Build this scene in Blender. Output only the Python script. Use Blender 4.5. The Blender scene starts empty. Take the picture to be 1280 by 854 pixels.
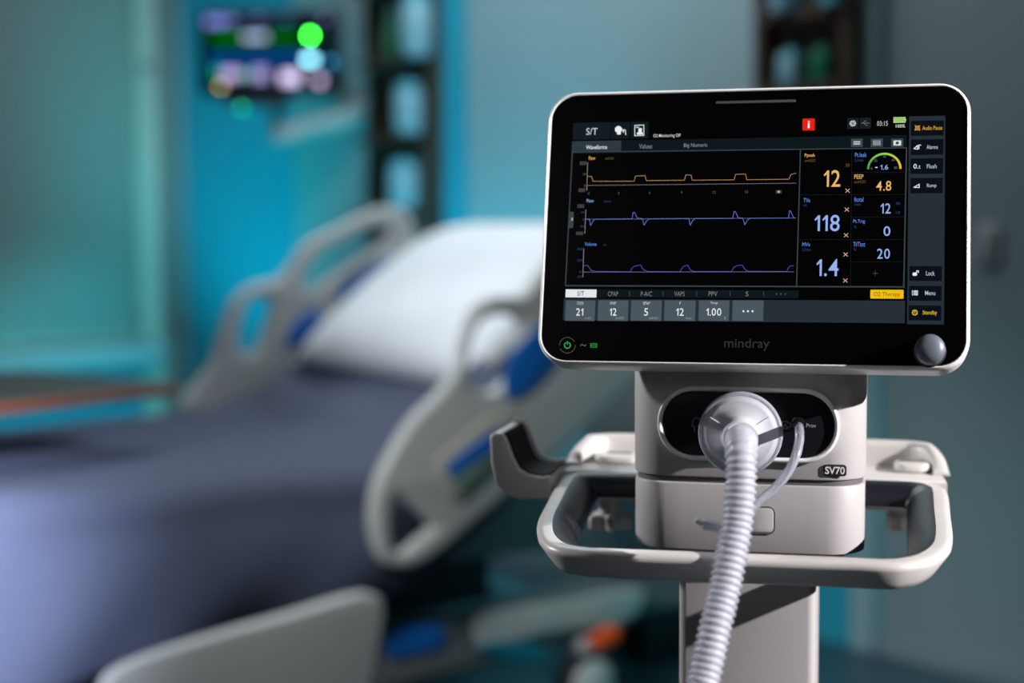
import bpy, bmesh, math, random
from mathutils import Vector as V, Matrix as M

random.seed(7)
scene = bpy.context.scene
col = scene.collection

# ------------------------------------------------------------------ camera
F = 1940.0; CAMH = 1.0; HY = 280.0; ROLL = 0.0059        # focal length and horizon in pixels of the 1280x854 frame
PITCH = math.atan((427 - HY) / F)
FW = V((0, math.cos(PITCH), -math.sin(PITCH)))
U0 = V((0, math.sin(PITCH), math.cos(PITCH))); R0 = V((1, 0, 0))
RT = R0 * math.cos(ROLL) - U0 * math.sin(ROLL)
UP = U0 * math.cos(ROLL) + R0 * math.sin(ROLL)
CAM = V((0, 0, CAMH))
cd = bpy.data.cameras.new('camera'); cam = bpy.data.objects.new('camera', cd); col.objects.link(cam)
cd.sensor_width = 36; cd.lens = 36 * F / 1280; cd.clip_start = 0.02
cam.matrix_world = M.Translation(CAM) @ M((RT, UP, -FW)).transposed().to_4x4()
cd.dof.use_dof = True; cd.dof.focus_distance = 1.086; cd.dof.aperture_fstop = cd.lens / 1000 / 0.0215
scene.camera = cam

scene.view_settings.view_transform = 'Standard'; scene.view_settings.look = 'None'
scene.view_settings.exposure = 0; scene.view_settings.gamma = 1
scene.view_settings.use_curve_mapping = False

# ------------------------------------------------------------------ light
w = bpy.data.worlds.new('world'); scene.world = w; w.use_nodes = True
w.node_tree.nodes['Background'].inputs[0].default_value = (0.50, 0.66, 0.72, 1)
w.node_tree.nodes['Background'].inputs[1].default_value = 0.03

def lamp(name, kind, loc, target, power, color=(1, 1, 1), size=0.1, angle=40, blend=0.3, size_y=None):
    d = bpy.data.lights.new(name, kind); o = bpy.data.objects.new(name, d); col.objects.link(o)
    d.energy = power; d.color = color
    if kind == 'SPOT':
        d.spot_size = math.radians(angle); d.spot_blend = blend; d.shadow_soft_size = size
    else:
        d.size = size
        if size_y: d.shape = 'RECTANGLE'; d.size_y = size_y
    o.location = loc
    o.rotation_euler = (V(target) - V(loc)).to_track_quat('-Z', 'Y').to_euler()
    return o

lamp('key_spot', 'SPOT', (2.15, 0.13, 1.72), (0.17, 1.1, 0.86), 520, (1.0, 0.95, 0.95), 0.02, 22, 0.25)
lamp('side_spot', 'SPOT', (-1.35, 1.75, 1.45), (0.1, 1.15, 0.88), 85, (1.0, 0.98, 0.97), 0.05, 30, 0.5)
lamp('fill_spot', 'SPOT', (-1.2, -0.4, 1.9), (0.1, 1.1, 0.9), 6, (1.0, 0.96, 0.98), 0.25, 30, 0.6)
lamp('foot_spot', 'SPOT', (-0.95, 0.75, 1.15), (-1.02, 2.4, 0.45), 850, (0.74, 0.80, 1.0), 0.12, 27, 1.0)
lamp('rail_spot', 'SPOT', (-1.3, 0.9, 2.2), (-0.08, 2.80, 0.48), 185, (0.94, 0.98, 1.0), 0.2, 38, 1.0)
lamp('background_fill', 'AREA', (-0.15, 3.75, 2.75), (-0.15, 3.75, 0.0), 37, (0.86, 0.95, 1.0), 1.4)  # added overhead fill for walls and bed, not a known fixture
lamp('pillow_fill', 'SPOT', (-0.75, 2.35, 2.35), (0.0, 3.5, 0.85), 33, (0.88, 0.94, 1.0), 0.15, 40, 0.9)  # added light to brighten the pillow, no actual lamp here
lamp('cyan_corner_uplight', 'SPOT', (-1.50, 4.75, 0.30), (-0.95, 5.62, 1.35), 62, (0.0, 0.76, 0.90), 0.2, 76, 0.9)
lamp('cyan_head_uplight', 'SPOT', (-0.38, 4.15, 0.45), (0.0, 4.55, 0.95), 30, (0.05, 0.74, 0.95), 0.2, 110, 0.9)
lamp('cyan_window_spot', 'SPOT', (-0.75, 4.45, 0.55), (-1.62, 5.62, 0.42), 42, (0.0, 0.80, 0.95), 0.12, 44, 0.9)
lamp('cyan_floor_spot', 'SPOT', (1.2, 2.2, 0.6), (0.45, 3.6, 0.2), 12, (0.05, 0.8, 0.9), 0.2, 70, 0.9)

# ------------------------------------------------------------------ pixel helpers
def ray(x, y): return FW + RT * ((x - 640) / F) + UP * ((427 - y) / F)
def atY(x, y, Y): r = ray(x, y); return CAM + r * (Y / r.y)
def atZ(x, y, Z): r = ray(x, y); return CAM + r * ((Z - CAMH) / r.z)
def atP(x, y, P, n):
    r = ray(x, y); return CAM + r * ((V(P) - CAM).dot(n) / r.dot(n))

# ------------------------------------------------------------------ materials
def s2l(c): return tuple((v / 12.92 if v <= 0.04045 else ((v + 0.055) / 1.055) ** 2.4) for v in [x / 255 for x in c])
mats = {}
def mat(name, color, rough=0.5, metal=0.0, noise=0.0, nscale=40, bump=0.0, spec=0.5, trans=0.0, coat=0.0, bscale=None):
    m = bpy.data.materials.new(name); m.use_nodes = True; nt = m.node_tree
    b = nt.nodes['Principled BSDF']
    b.inputs['Base Color'].default_value = (*color, 1); b.inputs['Roughness'].default_value = rough
    b.inputs['Metallic'].default_value = metal; b.inputs['Specular IOR Level'].default_value = spec
    b.inputs['Transmission Weight'].default_value = trans; b.inputs['Coat Weight'].default_value = coat
    tc = nt.nodes.new('ShaderNodeTexCoord')
    if noise:
        n = nt.nodes.new('ShaderNodeTexNoise'); n.inputs['Scale'].default_value = nscale; n.inputs['Detail'].default_value = 4
        nt.links.new(tc.outputs['Object'], n.inputs['Vector'])
        mx = nt.nodes.new('ShaderNodeMix'); mx.data_type = 'RGBA'
        mx.inputs[6].default_value = (*[c * (1 - noise) for c in color], 1)
        mx.inputs[7].default_value = (*[min(1, c * (1 + noise)) for c in color], 1)
        nt.links.new(n.outputs['Fac'], mx.inputs[0]); nt.links.new(mx.outputs[2], b.inputs['Base Color'])
    if bump:
        n2 = nt.nodes.new('ShaderNodeTexNoise'); n2.inputs['Scale'].default_value = bscale or nscale * 4; n2.inputs['Detail'].default_value = 3
        nt.links.new(tc.outputs['Object'], n2.inputs['Vector'])
        bp = nt.nodes.new('ShaderNodeBump'); bp.inputs['Strength'].default_value = bump; bp.inputs['Distance'].default_value = 0.002
        nt.links.new(n2.outputs['Fac'], bp.inputs['Height']); nt.links.new(bp.outputs['Normal'], b.inputs['Normal'])
    mats[name] = m; return m

def emit(rgb, k=1.0):
    key = ('e', tuple(rgb), k)
    if key in mats: return mats[key]
    m = bpy.data.materials.new('screen_light'); m.use_nodes = True; nt = m.node_tree; nt.nodes.clear()
    e = nt.nodes.new('ShaderNodeEmission'); o = nt.nodes.new('ShaderNodeOutputMaterial')
    e.inputs[0].default_value = (*s2l(rgb), 1); e.inputs[1].default_value = k
    nt.links.new(e.outputs[0], o.inputs[0]); mats[key] = m; return m

def wood(name, c1, c2, rough=0.45, scale=6):
    m = mat(name, c1, rough); nt = m.node_tree; b = nt.nodes['Principled BSDF']
    tc = nt.nodes.new('ShaderNodeTexCoord'); mp = nt.nodes.new('ShaderNodeMapping'); mp.inputs['Scale'].default_value = (1, 1, 0.12)
    wv = nt.nodes.new('ShaderNodeTexNoise'); wv.inputs['Scale'].default_value = scale * 6; wv.inputs['Detail'].default_value = 5
    mx = nt.nodes.new('ShaderNodeMix'); mx.data_type = 'RGBA'
    mx.inputs[6].default_value = (*c1, 1); mx.inputs[7].default_value = (*c2, 1)
    nt.links.new(tc.outputs['Object'], mp.inputs[0]); nt.links.new(mp.outputs[0], wv.inputs['Vector'])
    nt.links.new(wv.outputs['Fac'], mx.inputs[0]); nt.links.new(mx.outputs[2], b.inputs['Base Color'])
    return m

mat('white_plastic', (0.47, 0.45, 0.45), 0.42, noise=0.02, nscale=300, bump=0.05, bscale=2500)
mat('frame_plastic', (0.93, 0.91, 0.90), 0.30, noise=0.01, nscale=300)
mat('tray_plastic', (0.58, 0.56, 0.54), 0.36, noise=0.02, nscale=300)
mat('rubber', (0.008, 0.009, 0.014), 0.36, spec=0.3, noise=0.1, nscale=200, bump=0.05, bscale=1500)
mat('black_liner', (0.004, 0.004, 0.005), 0.7, spec=0.12, noise=0.1, nscale=200)
mat('black_glass', (0.0012, 0.0012, 0.0015), 0.22, spec=0.12, noise=0.1, nscale=500)
mat('panel_black', (0.006, 0.007, 0.011), 0.28, noise=0.1, nscale=300)
mat('seam_dark', (0.12, 0.115, 0.115), 0.5)
mat('knob_metal', (0.15, 0.18, 0.22), 0.42, metal=0.15, noise=0.05, nscale=800, bump=0.05)
mat('slot_tan', (0.09, 0.075, 0.065), 0.5)
mat('metal_grey', (0.38, 0.38, 0.38), 0.4, metal=0.7)
mat('clear_hose', (0.88, 0.90, 0.97), 0.16, trans=0.6, spec=0.5)
mat('clear_filter', (0.88, 0.90, 0.96), 0.22, trans=0.40)
mat('filter_pad', (0.80, 0.81, 0.84), 0.7, noise=0.25, nscale=70)
mat('hose_inner', (0.66, 0.69, 0.78), 0.6, noise=0.1, nscale=50)
mat('clear_tube', (0.82, 0.85, 0.95), 0.12, trans=0.75)
mat('print_grey', (0.024, 0.024, 0.027), 0.6)
mat('panel_print', (0.5, 0.5, 0.54), 0.6)
mat('badge_black', (0.02, 0.021, 0.027), 0.4)
mat('badge_letter', (0.80, 0.80, 0.82), 0.5)
mat('dark_caster', (0.03, 0.03, 0.032), 0.6)
# room
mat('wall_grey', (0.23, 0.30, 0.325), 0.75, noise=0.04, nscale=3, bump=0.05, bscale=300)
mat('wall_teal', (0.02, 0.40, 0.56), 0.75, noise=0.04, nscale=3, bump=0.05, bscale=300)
mat('board_grey', (0.31, 0.45, 0.49), 0.6, noise=0.03, nscale=4)
mat('floor_vinyl', (0.035, 0.075, 0.095), 0.35, noise=0.3, nscale=8)
mat('trim_grey', (0.36, 0.38, 0.39), 0.5, noise=0.02)
mat('frame_pale', (0.74, 0.76, 0.66), 0.5, noise=0.02)
mat('blind_slat', (0.50, 0.56, 0.52), 0.5, noise=0.03, nscale=10)
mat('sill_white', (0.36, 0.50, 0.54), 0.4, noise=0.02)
wood('dark_wood', (0.055, 0.034, 0.024), (0.105, 0.060, 0.038), 0.45)
wood('table_edge', (0.26, 0.050, 0.010), (0.36, 0.085, 0.018), 0.4)
mat('table_top', (0.055, 0.055, 0.05), 0.45, noise=0.15, nscale=20)
mat('glass_pane', (0.03, 0.05, 0.05), 0.1, spec=0.5)
mat('plate_white', (0.45, 0.46, 0.47), 0.45)
mat('jar_white', (0.34, 0.64, 0.76), 0.3, trans=0.2, noise=0.03)
mat('arm_white', (0.66, 0.70, 0.72), 0.4)
mat('key_green', (0.22, 0.36, 0.30), 0.5)
mat('jar_green', (0.01, 0.17, 0.09), 0.4)
mat('jar_cyan', (0.10, 0.50, 0.65), 0.35)
# bed
mat('bed_plastic', (0.58, 0.59, 0.57), 0.42, noise=0.03, nscale=30)
mat('bed_cream', (0.54, 0.52, 0.43), 0.45, noise=0.03)
mat('bed_blue', (0.010, 0.17, 0.64), 0.4, noise=0.06)
mat('bed_frame', (0.20, 0.21, 0.21), 0.45, metal=0.2, noise=0.05)
mat('bed_dark', (0.02, 0.022, 0.025), 0.6, noise=0.1)
mat('orange', (0.90, 0.10, 0.006), 0.45, noise=0.05)
mat('cyan_lit_pedal', (0.01, 0.22, 0.32), 0.4)  # cyan light on the pedal bar, put into its colour
mat('sheet_white', (0.78, 0.81, 0.85), 0.8, noise=0.02, nscale=20, bump=0.3, bscale=40)
mat('blanket_blue', (0.070, 0.084, 0.138), 0.85, noise=0.07, nscale=25, bump=0.5, bscale=300)
mat('box_black', (0.012, 0.013, 0.015), 0.5, noise=0.1)

# ------------------------------------------------------------------ mesh helpers
class MB:
    def __init__(s): s.v = []; s.f = []
    def add(s, vs, fs):
        b = len(s.v); s.v += [tuple(p) for p in vs]; s.f += [tuple(i + b for i in f) for f in fs]; return s
    def box(s, x0, x1, y0, y1, z0, z1, T=None):
        c = [V((x, y, z)) for z in (z0, z1) for x, y in ((x0, y0), (x1, y0), (x1, y1), (x0, y1))]
        if T: c = [T(p) if callable(T) else T @ p for p in c]
        return s.add(c, [(3, 2, 1, 0), (4, 5, 6, 7), (0, 1, 5, 4), (1, 2, 6, 5), (2, 3, 7, 6), (3, 0, 4, 7)])
    def loft(s, loops, cap0=True, cap1=True, closed=True, ring=False):
        n = len(loops[0]); vs = [p for l in loops for p in l]; fs = []
        L = len(loops)
        for k in range(L if ring else L - 1):
            a = k * n; b = ((k + 1) % L) * n
            for i in range(n if closed else n - 1):
                j = (i + 1) % n; fs.append((a + i, a + j, b + j, b + i))
        if not ring:
            if cap0: fs.append(tuple(range(n - 1, -1, -1)))
            if cap1: fs.append(tuple(range((L - 1) * n, L * n)))
        return s.add(vs, fs)
    def tube(s, pts, rad, n=12, cap=True):
        pts = [V(p) for p in pts]; loops = []; up = None
        for i, p in enumerate(pts):
            t = (pts[min(i + 1, len(pts) - 1)] - pts[max(i - 1, 0)]).normalized()
            if up is None: up = t.orthogonal().normalized()
            up = (up - t * up.dot(t)).normalized(); sd = t.cross(up)
            r = rad[i] if isinstance(rad, (list, tuple)) else rad
            loops.append([p + (up * math.cos(a) + sd * math.sin(a)) * r for a in [2 * math.pi * k / n for k in range(n)]])
        return s.loft(loops, cap, cap)
    def build(s, name, m, parent=None, smooth=40, T=None, bevel=0, seg=2):
        me = bpy.data.meshes.new(name)
        vs = s.v if T is None else [tuple(T(V(p)) if callable(T) else T @ V(p)) for p in s.v]
        me.from_pydata(vs, [], s.f); me.update()
        bm = bmesh.new(); bm.from_mesh(me); bmesh.ops.recalc_face_normals(bm, faces=bm.faces); bm.to_mesh(me); bm.free()
        return link(name, me, m, parent, smooth, bevel, seg)

def link(name, me, m, parent=None, smooth=40, bevel=0, seg=2):
    me.name = name; me.materials.clear(); me.materials.append(mats[m] if isinstance(m, str) else m)
    if smooth:
        me.polygons.foreach_set('use_smooth', [True] * len(me.polygons)); me.set_sharp_from_angle(angle=math.radians(smooth))
    o = bpy.data.objects.new(name, me); col.objects.link(o)
    if bevel:
        b = o.modifiers.new('bevel', 'BEVEL'); b.width = bevel; b.segments = seg; b.limit_method = 'ANGLE'
    if parent: o.parent = parent
    return o

def tag(o, label, cat, group=None):
    o['label'] = label; o['category'] = cat
    if group: o['group'] = group
    return o
def thing(name, label, cat, loc=(0, 0, 0), rz=0, group=None):
    o = bpy.data.objects.new(name, None); col.objects.link(o); o.empty_display_size = 0.05
    o.location = loc; o.rotation_euler = (0, 0, rz); return tag(o, label, cat, group)
def struct(o, label=None):
    o['kind'] = 'structure'
    if label: o['label'] = label
    return o

def rrect(w, h, r, n=8, cx=0, cy=0):
    out = []
    for qx, qy, a0 in ((1, 1, 0), (-1, 1, 90), (-1, -1, 180), (1, -1, 270)):
        for k in range(n + 1):
            a = math.radians(a0 + 90 * k / n)
            out.append((cx + qx * (w / 2 - r) + r * math.cos(a), cy + qy * (h / 2 - r) + r * math.sin(a)))
    return out
def inset(poly, d):
    n = len(poly); out = []
    for i in range(n):
        a = V(poly[i - 1]); b = V(poly[i]); c = V(poly[(i + 1) % n])
        t = ((b - a).normalized() + (c - b).normalized()).normalized()
        out.append((b.x - t.y * d, b.y + t.x * d))
    return out
def prism(mb, poly, z0, z1, bev=0.0, nb=3, T=None):
    """extrude a 2D counter-clockwise outline with rounded rims"""
    prof = []
    if bev:
        for k in range(nb + 1):
            a = math.pi / 2 * k / nb; prof.append((bev * (1 - math.sin(a)), z0 + bev * (1 - math.cos(a))))
        for k in range(nb + 1):
            a = math.pi / 2 * k / nb; prof.append((bev * (1 - math.cos(a)), z1 - bev * (1 - math.sin(a))))
    else: prof = [(0, z0), (0, z1)]
    loops = []
    for d, z in prof:
        l = [V((x, y, z)) for x, y in (inset(poly, d) if d > 1e-9 else poly)]
        loops.append([T(p) if callable(T) else (T @ p if T else p) for p in l])
    return mb.loft(loops)
def lathe(mb, prof, n=32, T=None, closed_profile=False):
    loops = []
    for r, z in prof:
        l = [V((r * math.cos(2 * math.pi * k / n), r * math.sin(2 * math.pi * k / n), z)) for k in range(n)]
        loops.append([T(p) if callable(T) else (T @ p if T else p) for p in l])
    return mb.loft(loops)
def smooth_poly(pts, k=4, closed=True):
    n = len(pts); out = []
    rng = range(n) if closed else range(n - 1)
    for i in rng:
        if closed: p = [V(pts[(i + j) % n]) for j in (-1, 0, 1, 2)]
        else: p = [V(pts[min(max(i + j, 0), n - 1)]) for j in (-1, 0, 1, 2)]
        for s in range(k):
            t = s / k
            out.append(0.5 * ((2 * p[1]) + (p[2] - p[0]) * t + (2 * p[0] - 5 * p[1] + 4 * p[2] - p[3]) * t * t + (3 * p[1] - p[0] - 3 * p[2] + p[3]) * t ** 3))
    if not closed: out.append(V(pts[-1]))
    return out
def plate(name, m, outlines, thick, bev, parent, T, res=2, smooth=50):
    """flat shape with holes (first outline outer), thickness along its own z, rounded rims; T maps its frame"""
    cu = bpy.data.curves.new('plate', 'CURVE'); cu.dimensions = '2D'; cu.fill_mode = 'BOTH'
    cu.extrude = thick / 2 - bev; cu.bevel_depth = bev; cu.offset = -bev; cu.bevel_resolution = res
    for pts in outlines:
        sp = cu.splines.new('POLY'); sp.points.add(len(pts) - 1)
        for i, p in enumerate(pts): sp.points[i].co = (p[0], p[1], 0, 1)
        sp.use_cyclic_u = True
    ob = bpy.data.objects.new('plate', cu); col.objects.link(ob)
    dg = bpy.context.evaluated_depsgraph_get()
    me = bpy.data.meshes.new_from_object(ob.evaluated_get(dg)); bpy.data.objects.remove(ob); bpy.data.curves.remove(cu)
    me.transform(T)
    bm = bmesh.new(); bm.from_mesh(me); bmesh.ops.remove_doubles(bm, verts=bm.verts, dist=1e-5)
    bmesh.ops.recalc_face_normals(bm, faces=bm.faces); bm.to_mesh(me); bm.free()
    return link(name, me, m, parent, smooth)

# =================================================================== ROOM
RA = math.radians(49)
B = V((-math.cos(RA), math.sin(RA), 0)); NB = V((math.sin(RA), math.cos(RA), 0))   # along the bed-head wall / into it
Q = atZ(1135, 825, 0)
def tB(px, py=285, d=0.0): return (atP(px, py, Q - NB * d, NB) - Q).dot(B)
def zB(px, py, d=0.0): return atP(px, py, Q - NB * d, NB).z
def WB(t, d, z): return Q + B * t - NB * d + V((0, 0, z))            # d = distance out of the wall
TC = tB(222)
CORN = Q + B * TC
def WA(t, d, z): return CORN - NB * t - B * d + V((0, 0, z))          # window wall, t from the corner towards the camera
def pxA(x, y, d=0.0):
    P = atP(x, y, CORN - B * d, B); return (CORN - P).dot(NB), P.z

def wall_box(name, fn, t0, t1, d0, d1, z0, z1, m, parent=None, bevel=0, smooth=0):
    mb = MB(); mb.box(t0, t1, d0, d1, z0, z1, T=lambda p: fn(p.x, p.y, p.z))
    return mb.build(name, m, parent, smooth, bevel=bevel)

TW0 = tB(600); TG = tB(1108, 60)
fl = MB(); fl.box(-5, 4.5, -2.5, 8.5, -0.1, 0); struct(fl.build('floor', 'floor_vinyl', smooth=0), 'dark teal blue vinyl floor')
struct(wall_box('wall_right', WB, -3.2, TG, -0.12, 0, 0, 2.8, 'wall_grey'), 'grey painted wall at the right beside the shelf')
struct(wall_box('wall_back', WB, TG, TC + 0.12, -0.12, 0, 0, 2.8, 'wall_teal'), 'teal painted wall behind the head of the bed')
struct(wall_box('baseboard_right', WB, -3.2, TG - 0.002, 0, 0.012, 0, 0.05, 'wall_grey'), 'grey skirting strip at the foot of the grey wall')

# window wall: opening from t=tw0 to tw1
zs = pxA(100, 432)[1]
tw0 = pxA(196, 285)[0]; tw1 = 2.6; zt = 2.35
struct(wall_box('wall_left', WA, 0, tw0, -0.12, 0, 0, 2.8, 'trim_grey'), 'narrow grey wall strip in the far left corner')
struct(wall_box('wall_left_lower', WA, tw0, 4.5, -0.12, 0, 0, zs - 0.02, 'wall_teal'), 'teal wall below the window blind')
struct(wall_box('wall_left_upper', WA, tw0, 4.5, -0.12, 0, zt, 2.8, 'wall_grey'), 'grey wall above the window blind')
struct(wall_box('wall_left_pier', WA, tw1, 4.5, -0.12, 0, zs - 0.02, zt, 'wall_grey'), 'grey wall at the near side of the window')
win = thing('window_1', 'window behind the closed blind', 'window', WA((tw0 + tw1) / 2, -0.1, zs)); del win['category']; win['kind'] = 'structure'
wT = lambda fn: (lambda t, d, z: fn(t, d, z) - WA((tw0 + tw1) / 2, -0.1, zs))
wall_box('pane', wT(WA), tw0, tw1, -0.10, -0.09, zs - 0.02, zt, 'glass_pane', win)
tp = pxA(171, 285)[0]
wall_box('window_frame', wT(WA), tw0, tp, -0.085, 0.03, 0.0, zt, 'frame_pale', win)
wall_box('frame_catch', wT(WA), tw0 + 0.01, tp - 0.01, 0.03, 0.036, pxA(184, 91)[1], pxA(184, 80)[1], 'trim_grey', win)
struct(wall_box('trim_1', WB, TC - 0.07, TC - 0.002, 0, 0.03, 0, 2.8, 'trim_grey'), 'grey vertical corner trim beside the blind')
# sill with rounded nose
mb = MB(); zt0 = pxA(100, 432, 0.1)[1]
pr = rrect(0.20, 0.085, 0.036, 5, 0.10, zt0 - 0.045)
mb.loft([[WA(t, d, z) for d, z in pr] for t in (pxA(192, 440, 0.1)[0], tw1 + 0.3)])
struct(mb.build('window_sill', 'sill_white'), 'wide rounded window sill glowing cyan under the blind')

# venetian blind: each slat a part
blind = thing('venetian_blind', 'closed venetian blind of fine pale slats in the window', 'blind', WA(tp + 0.6, 0.0, zs + 0.03))
T0 = blind.location.copy(); PITCHS = 0.0225
sl = MB(); tb0, tb1 = tp + 0.005, tw1 - 0.03; wv = 0.0125
for sgn in (1,):
    prof = [(-wv * 0.5 + -0.02, -wv * 0.92), (-0.02 + 0.0015, 0), (-0.02 + wv * 0.5, wv * 0.92)]
    prof2 = [(d - 0.0008, z + 0.0004) for d, z in prof][::-1]
    sl.loft([[WA(t, d, z) - V((T0.x, T0.y, 0)) for d, z in prof + prof2] for t in (tb0, tb1)])
first = sl.build('slat', 'blind_slat', blind, smooth=30)
ns = int((zt - 0.05 - (zs + 0.05)) / PITCHS)
first.location = (0, 0, zs + 0.045 - T0.z)
for k in range(1, ns):
    o = first.copy(); col.objects.link(o); o.parent = blind; o.location = (0, 0, zs + 0.045 + k * PITCHS - T0.z)
wall_box('bottom_rail', lambda t, d, z: WA(t, d, z) - T0, tb0, tb1, -0.035, -0.008, zs + 0.008, zs + 0.032, 'blind_slat', blind)
wall_box('head_rail', lambda t, d, z: WA(t, d, z) - T0, tb0, tb1, -0.04, 0.0, zt - 0.05, zt - 0.005, 'blind_slat', blind)

# head-wall boards
def wthing(name, label, cat, t, d, z, group=None): return thing(name, label, cat, WB(t, d, z), 0, group)
def wpart(root, name, m, t0, t1, d0, d1, z0, z1, bevel=0.0):
    L = root.location
    return wall_box(name, lambda t, d, z: WB(t, d, z) - L, t0, t1, d0, d1, z0, z1, m, root, bevel=bevel)
def board(name, label, t0, t1):
    o = wall_box(name, WB, t0, t1, 0.0, 0.022, 0.0, 2.75, 'board_grey', bevel=0.004); o['kind'] = 'structure'; o['label'] = label
board('trim_2', 'grey wall board between the teal wall and the left brown column', tB(477), tB(376))
board('trim_3', 'wide pale grey-blue wall board behind the bed head', tB(958, 60), tB(592))
board('trim_4', 'narrow grey vertical post right of the brown shelf column', tB(1106, 60), tB(1077, 60))

# left brown column with jars
ta, tb_ = tB(556), tB(476)
c1 = wthing('service_column', 'tall dark brown column hung with three pale jars, left of the screen', 'wall panel', (ta + tb_) / 2, 0, 0.0)
wpart(c1, 'back_board', 'dark_wood', ta, tb_, 0, 0.03, 0.35, 2.7, 0.003)
for a, b in ((ta, ta + 0.035), (tb_ - 0.035, tb_)): wpart(c1, 'side_rail', 'dark_wood', a, b, 0.031, 0.055, 0.35, 2.7, 0.003)
wpart(c1, 'metal_rail', 'metal_grey', ta + 0.055, ta + 0.082, 0.031, 0.045, 0.4, zB(545, 190))
for py in (-10, 85, 178, 270): wpart(c1, 'shelf', 'dark_wood', ta + 0.036, tb_ - 0.036, 0.0305, 0.13, zB(515, py), zB(515, py) + 0.018, 0.002)

def jar(label, px, py, r, h, body, lid, group, dd=0.09):
    t = tB(px, py, dd); z = zB(515, py, 0.0) + 0.0185
    Tm = M.Translation(V((0, 0, 0)))
    o = thing('canister', label, 'jar', WB(t, dd, z), 0, group)
    mb = MB(); lathe(mb, [(r * 0.75, 0.0), (r * 0.9, 0.004), (r, h * 0.25), (r, h * 0.75), (r * 0.86, h * 0.82)], 24); mb.build('body', body, o)
    mb = MB(); lathe(mb, [(r * 0.9, h * 0.822), (r * 0.92, h * 0.9), (r * 0.8, h * 0.97), (r * 0.3, h)], 24); mb.build('lid', lid, o)
    mb = MB(); lathe(mb, [(r * 0.12, h * 1.001), (r * 0.12, h * 1.12), (r * 0.05, h * 1.14)], 10); mb.build('spout', lid, o)
    return o
G = 'jars on the left brown column'
jz = lambda py: py
jar('pale cyan jar on the top shelf of the left brown column', 521, 85, 0.047, 0.185, 'jar_white', 'jar_cyan', G)
jar('pale cyan jar on the middle shelf of the left brown column', 511, 178, 0.043, 0.155, 'jar_white', 'jar_cyan', G)
jar('pale cyan jar on the lowest shelf of the left brown column', 505, 270, 0.047, 0.15, 'jar_white', 'jar_cyan', G)
gb = thing('green_bottle', 'small dark green bottle beside the top jar of the left column', 'bottle', WB(tB(489, 60, 0.085), 0.085, zB(515, 85) + 0.0185))
mb = MB(); lathe(mb, [(0.018, 0), (0.022, 0.004), (0.022, 0.09), (0.009, 0.115), (0.009, 0.13)], 16); mb.build('body', 'jar_green', gb)
mb = MB(); lathe(mb, [(0.010, 0.1305), (0.010, 0.15), (0.008, 0.152)], 12); mb.build('cap', 'jar_white', gb)

# right brown shelf column
ta, tb_ = tB(1076, 60, 0.03), tB(957, 60, 0.03)
c2 = wthing('shelf_column', 'dark brown open shelf column standing behind the top of the ventilator screen', 'shelf', (ta + tb_) / 2, 0, 0)
wpart(c2, 'back_board', 'dark_wood', ta, tb_, 0.0225, 0.03, 0.3, 2.7)
for a, b in ((ta, ta + 0.025), (tb_ - 0.025, tb_)): wpart(c2, 'side_board', 'dark_wood', a, b, 0.0305, 0.075, 0.3, 2.7)
for py in (12, 106, 200): wpart(c2, 'shelf', 'dark_wood', ta + 0.026, tb_ - 0.026, 0.0305, 0.09, zB(1015, py, 0.06) - 0.018, zB(1015, py, 0.06), 0.002)
def smallbox(label, px, pyb, wd, h, m, cap):
    o = thing('carton', label, 'carton', WB(tB(px, 60, 0.062), 0.062, zB(1015, pyb, 0.06) + 0.0005), -RA + math.pi / 2 + 0.1, 'cartons on the brown shelf column')
    mb = MB(); prism(mb, rrect(wd, 0.045, 0.006, 3), 0, h, 0.003); mb.build('body', m, o)
    mb = MB(); prism(mb, rrect(wd * 0.6, 0.03, 0.005, 3), h + 0.0003, h + 0.012, 0.002); mb.build('lid', cap, o)
smallbox('pale blue grey carton on the brown shelf beside the green one', 993, 106, 0.075, 0.070, 'jar_white', 'jar_cyan')
smallbox('small dark green carton on the brown shelf', 1031, 106, 0.062, 0.072, 'jar_green', 'jar_green')
smallbox('pale carton on the upper shelf, cut off by the picture top', 985, 12, 0.10, 0.09, 'jar_white', 'jar_white')
smallbox('teal carton on the upper shelf, cut off by the picture top', 1045, 12, 0.075, 0.09, 'jar_cyan', 'jar_cyan')

# wall switch
sw = wthing('wall_switch', 'pale wall switch plate on the grey wall at the right', 'switch', tB(1237, 305), 0, zB(1237, 305))
t, z = tB(1237, 305), zB(1237, 305)
wpart(sw, 'plate', 'plate_white', t - 0.026, t + 0.026, 0, 0.010, z - 0.042, z + 0.042, 0.006)
wpart(sw, 'rocker', 'trim_grey', t - 0.008, t + 0.014, 0.0105, 0.016, z - 0.022, z + 0.02, 0.003)

# wall monitor on its arm
mp = atY(336, 66, 5.0); MW, MH = 0.458, 0.272
mon = thing('patient_monitor', 'black patient monitor with glowing green and blue readouts on the wall', 'monitor', mp, math.radians(-4))
Tm = M.Rotation(math.radians(90), 4, 'X')            # outline xy -> xz, extrude towards the viewer (-y)
mb = MB(); prism(mb, rrect(MW, MH, 0.02, 6), -0.05, 0.0, 0.006, 3, Tm); mb.build('housing', 'box_black', mon)
mb = MB(); prism(mb, rrect(MW - 0.03, MH - 0.035, 0.006, 4), 0.0005, 0.003, 0, 1, Tm)
ms = mb.build('display', emit((3, 16, 34)), mon, smooth=0)
def mrect(px0, py0, px1, py1, rgb, k=1.0, name='readout', off=0.004):
    s = 5.0 / F
    x0, x1 = (px0 - 336) * s, (px1 - 336) * s; z0, z1 = (66 - py1) * s, (66 - py0) * s
    mb = MB(); mb.box(x0, x1, -off - 0.0006, -off, z0, z1); mb.build(name, emit(rgb, k), ms, smooth=0)
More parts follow.
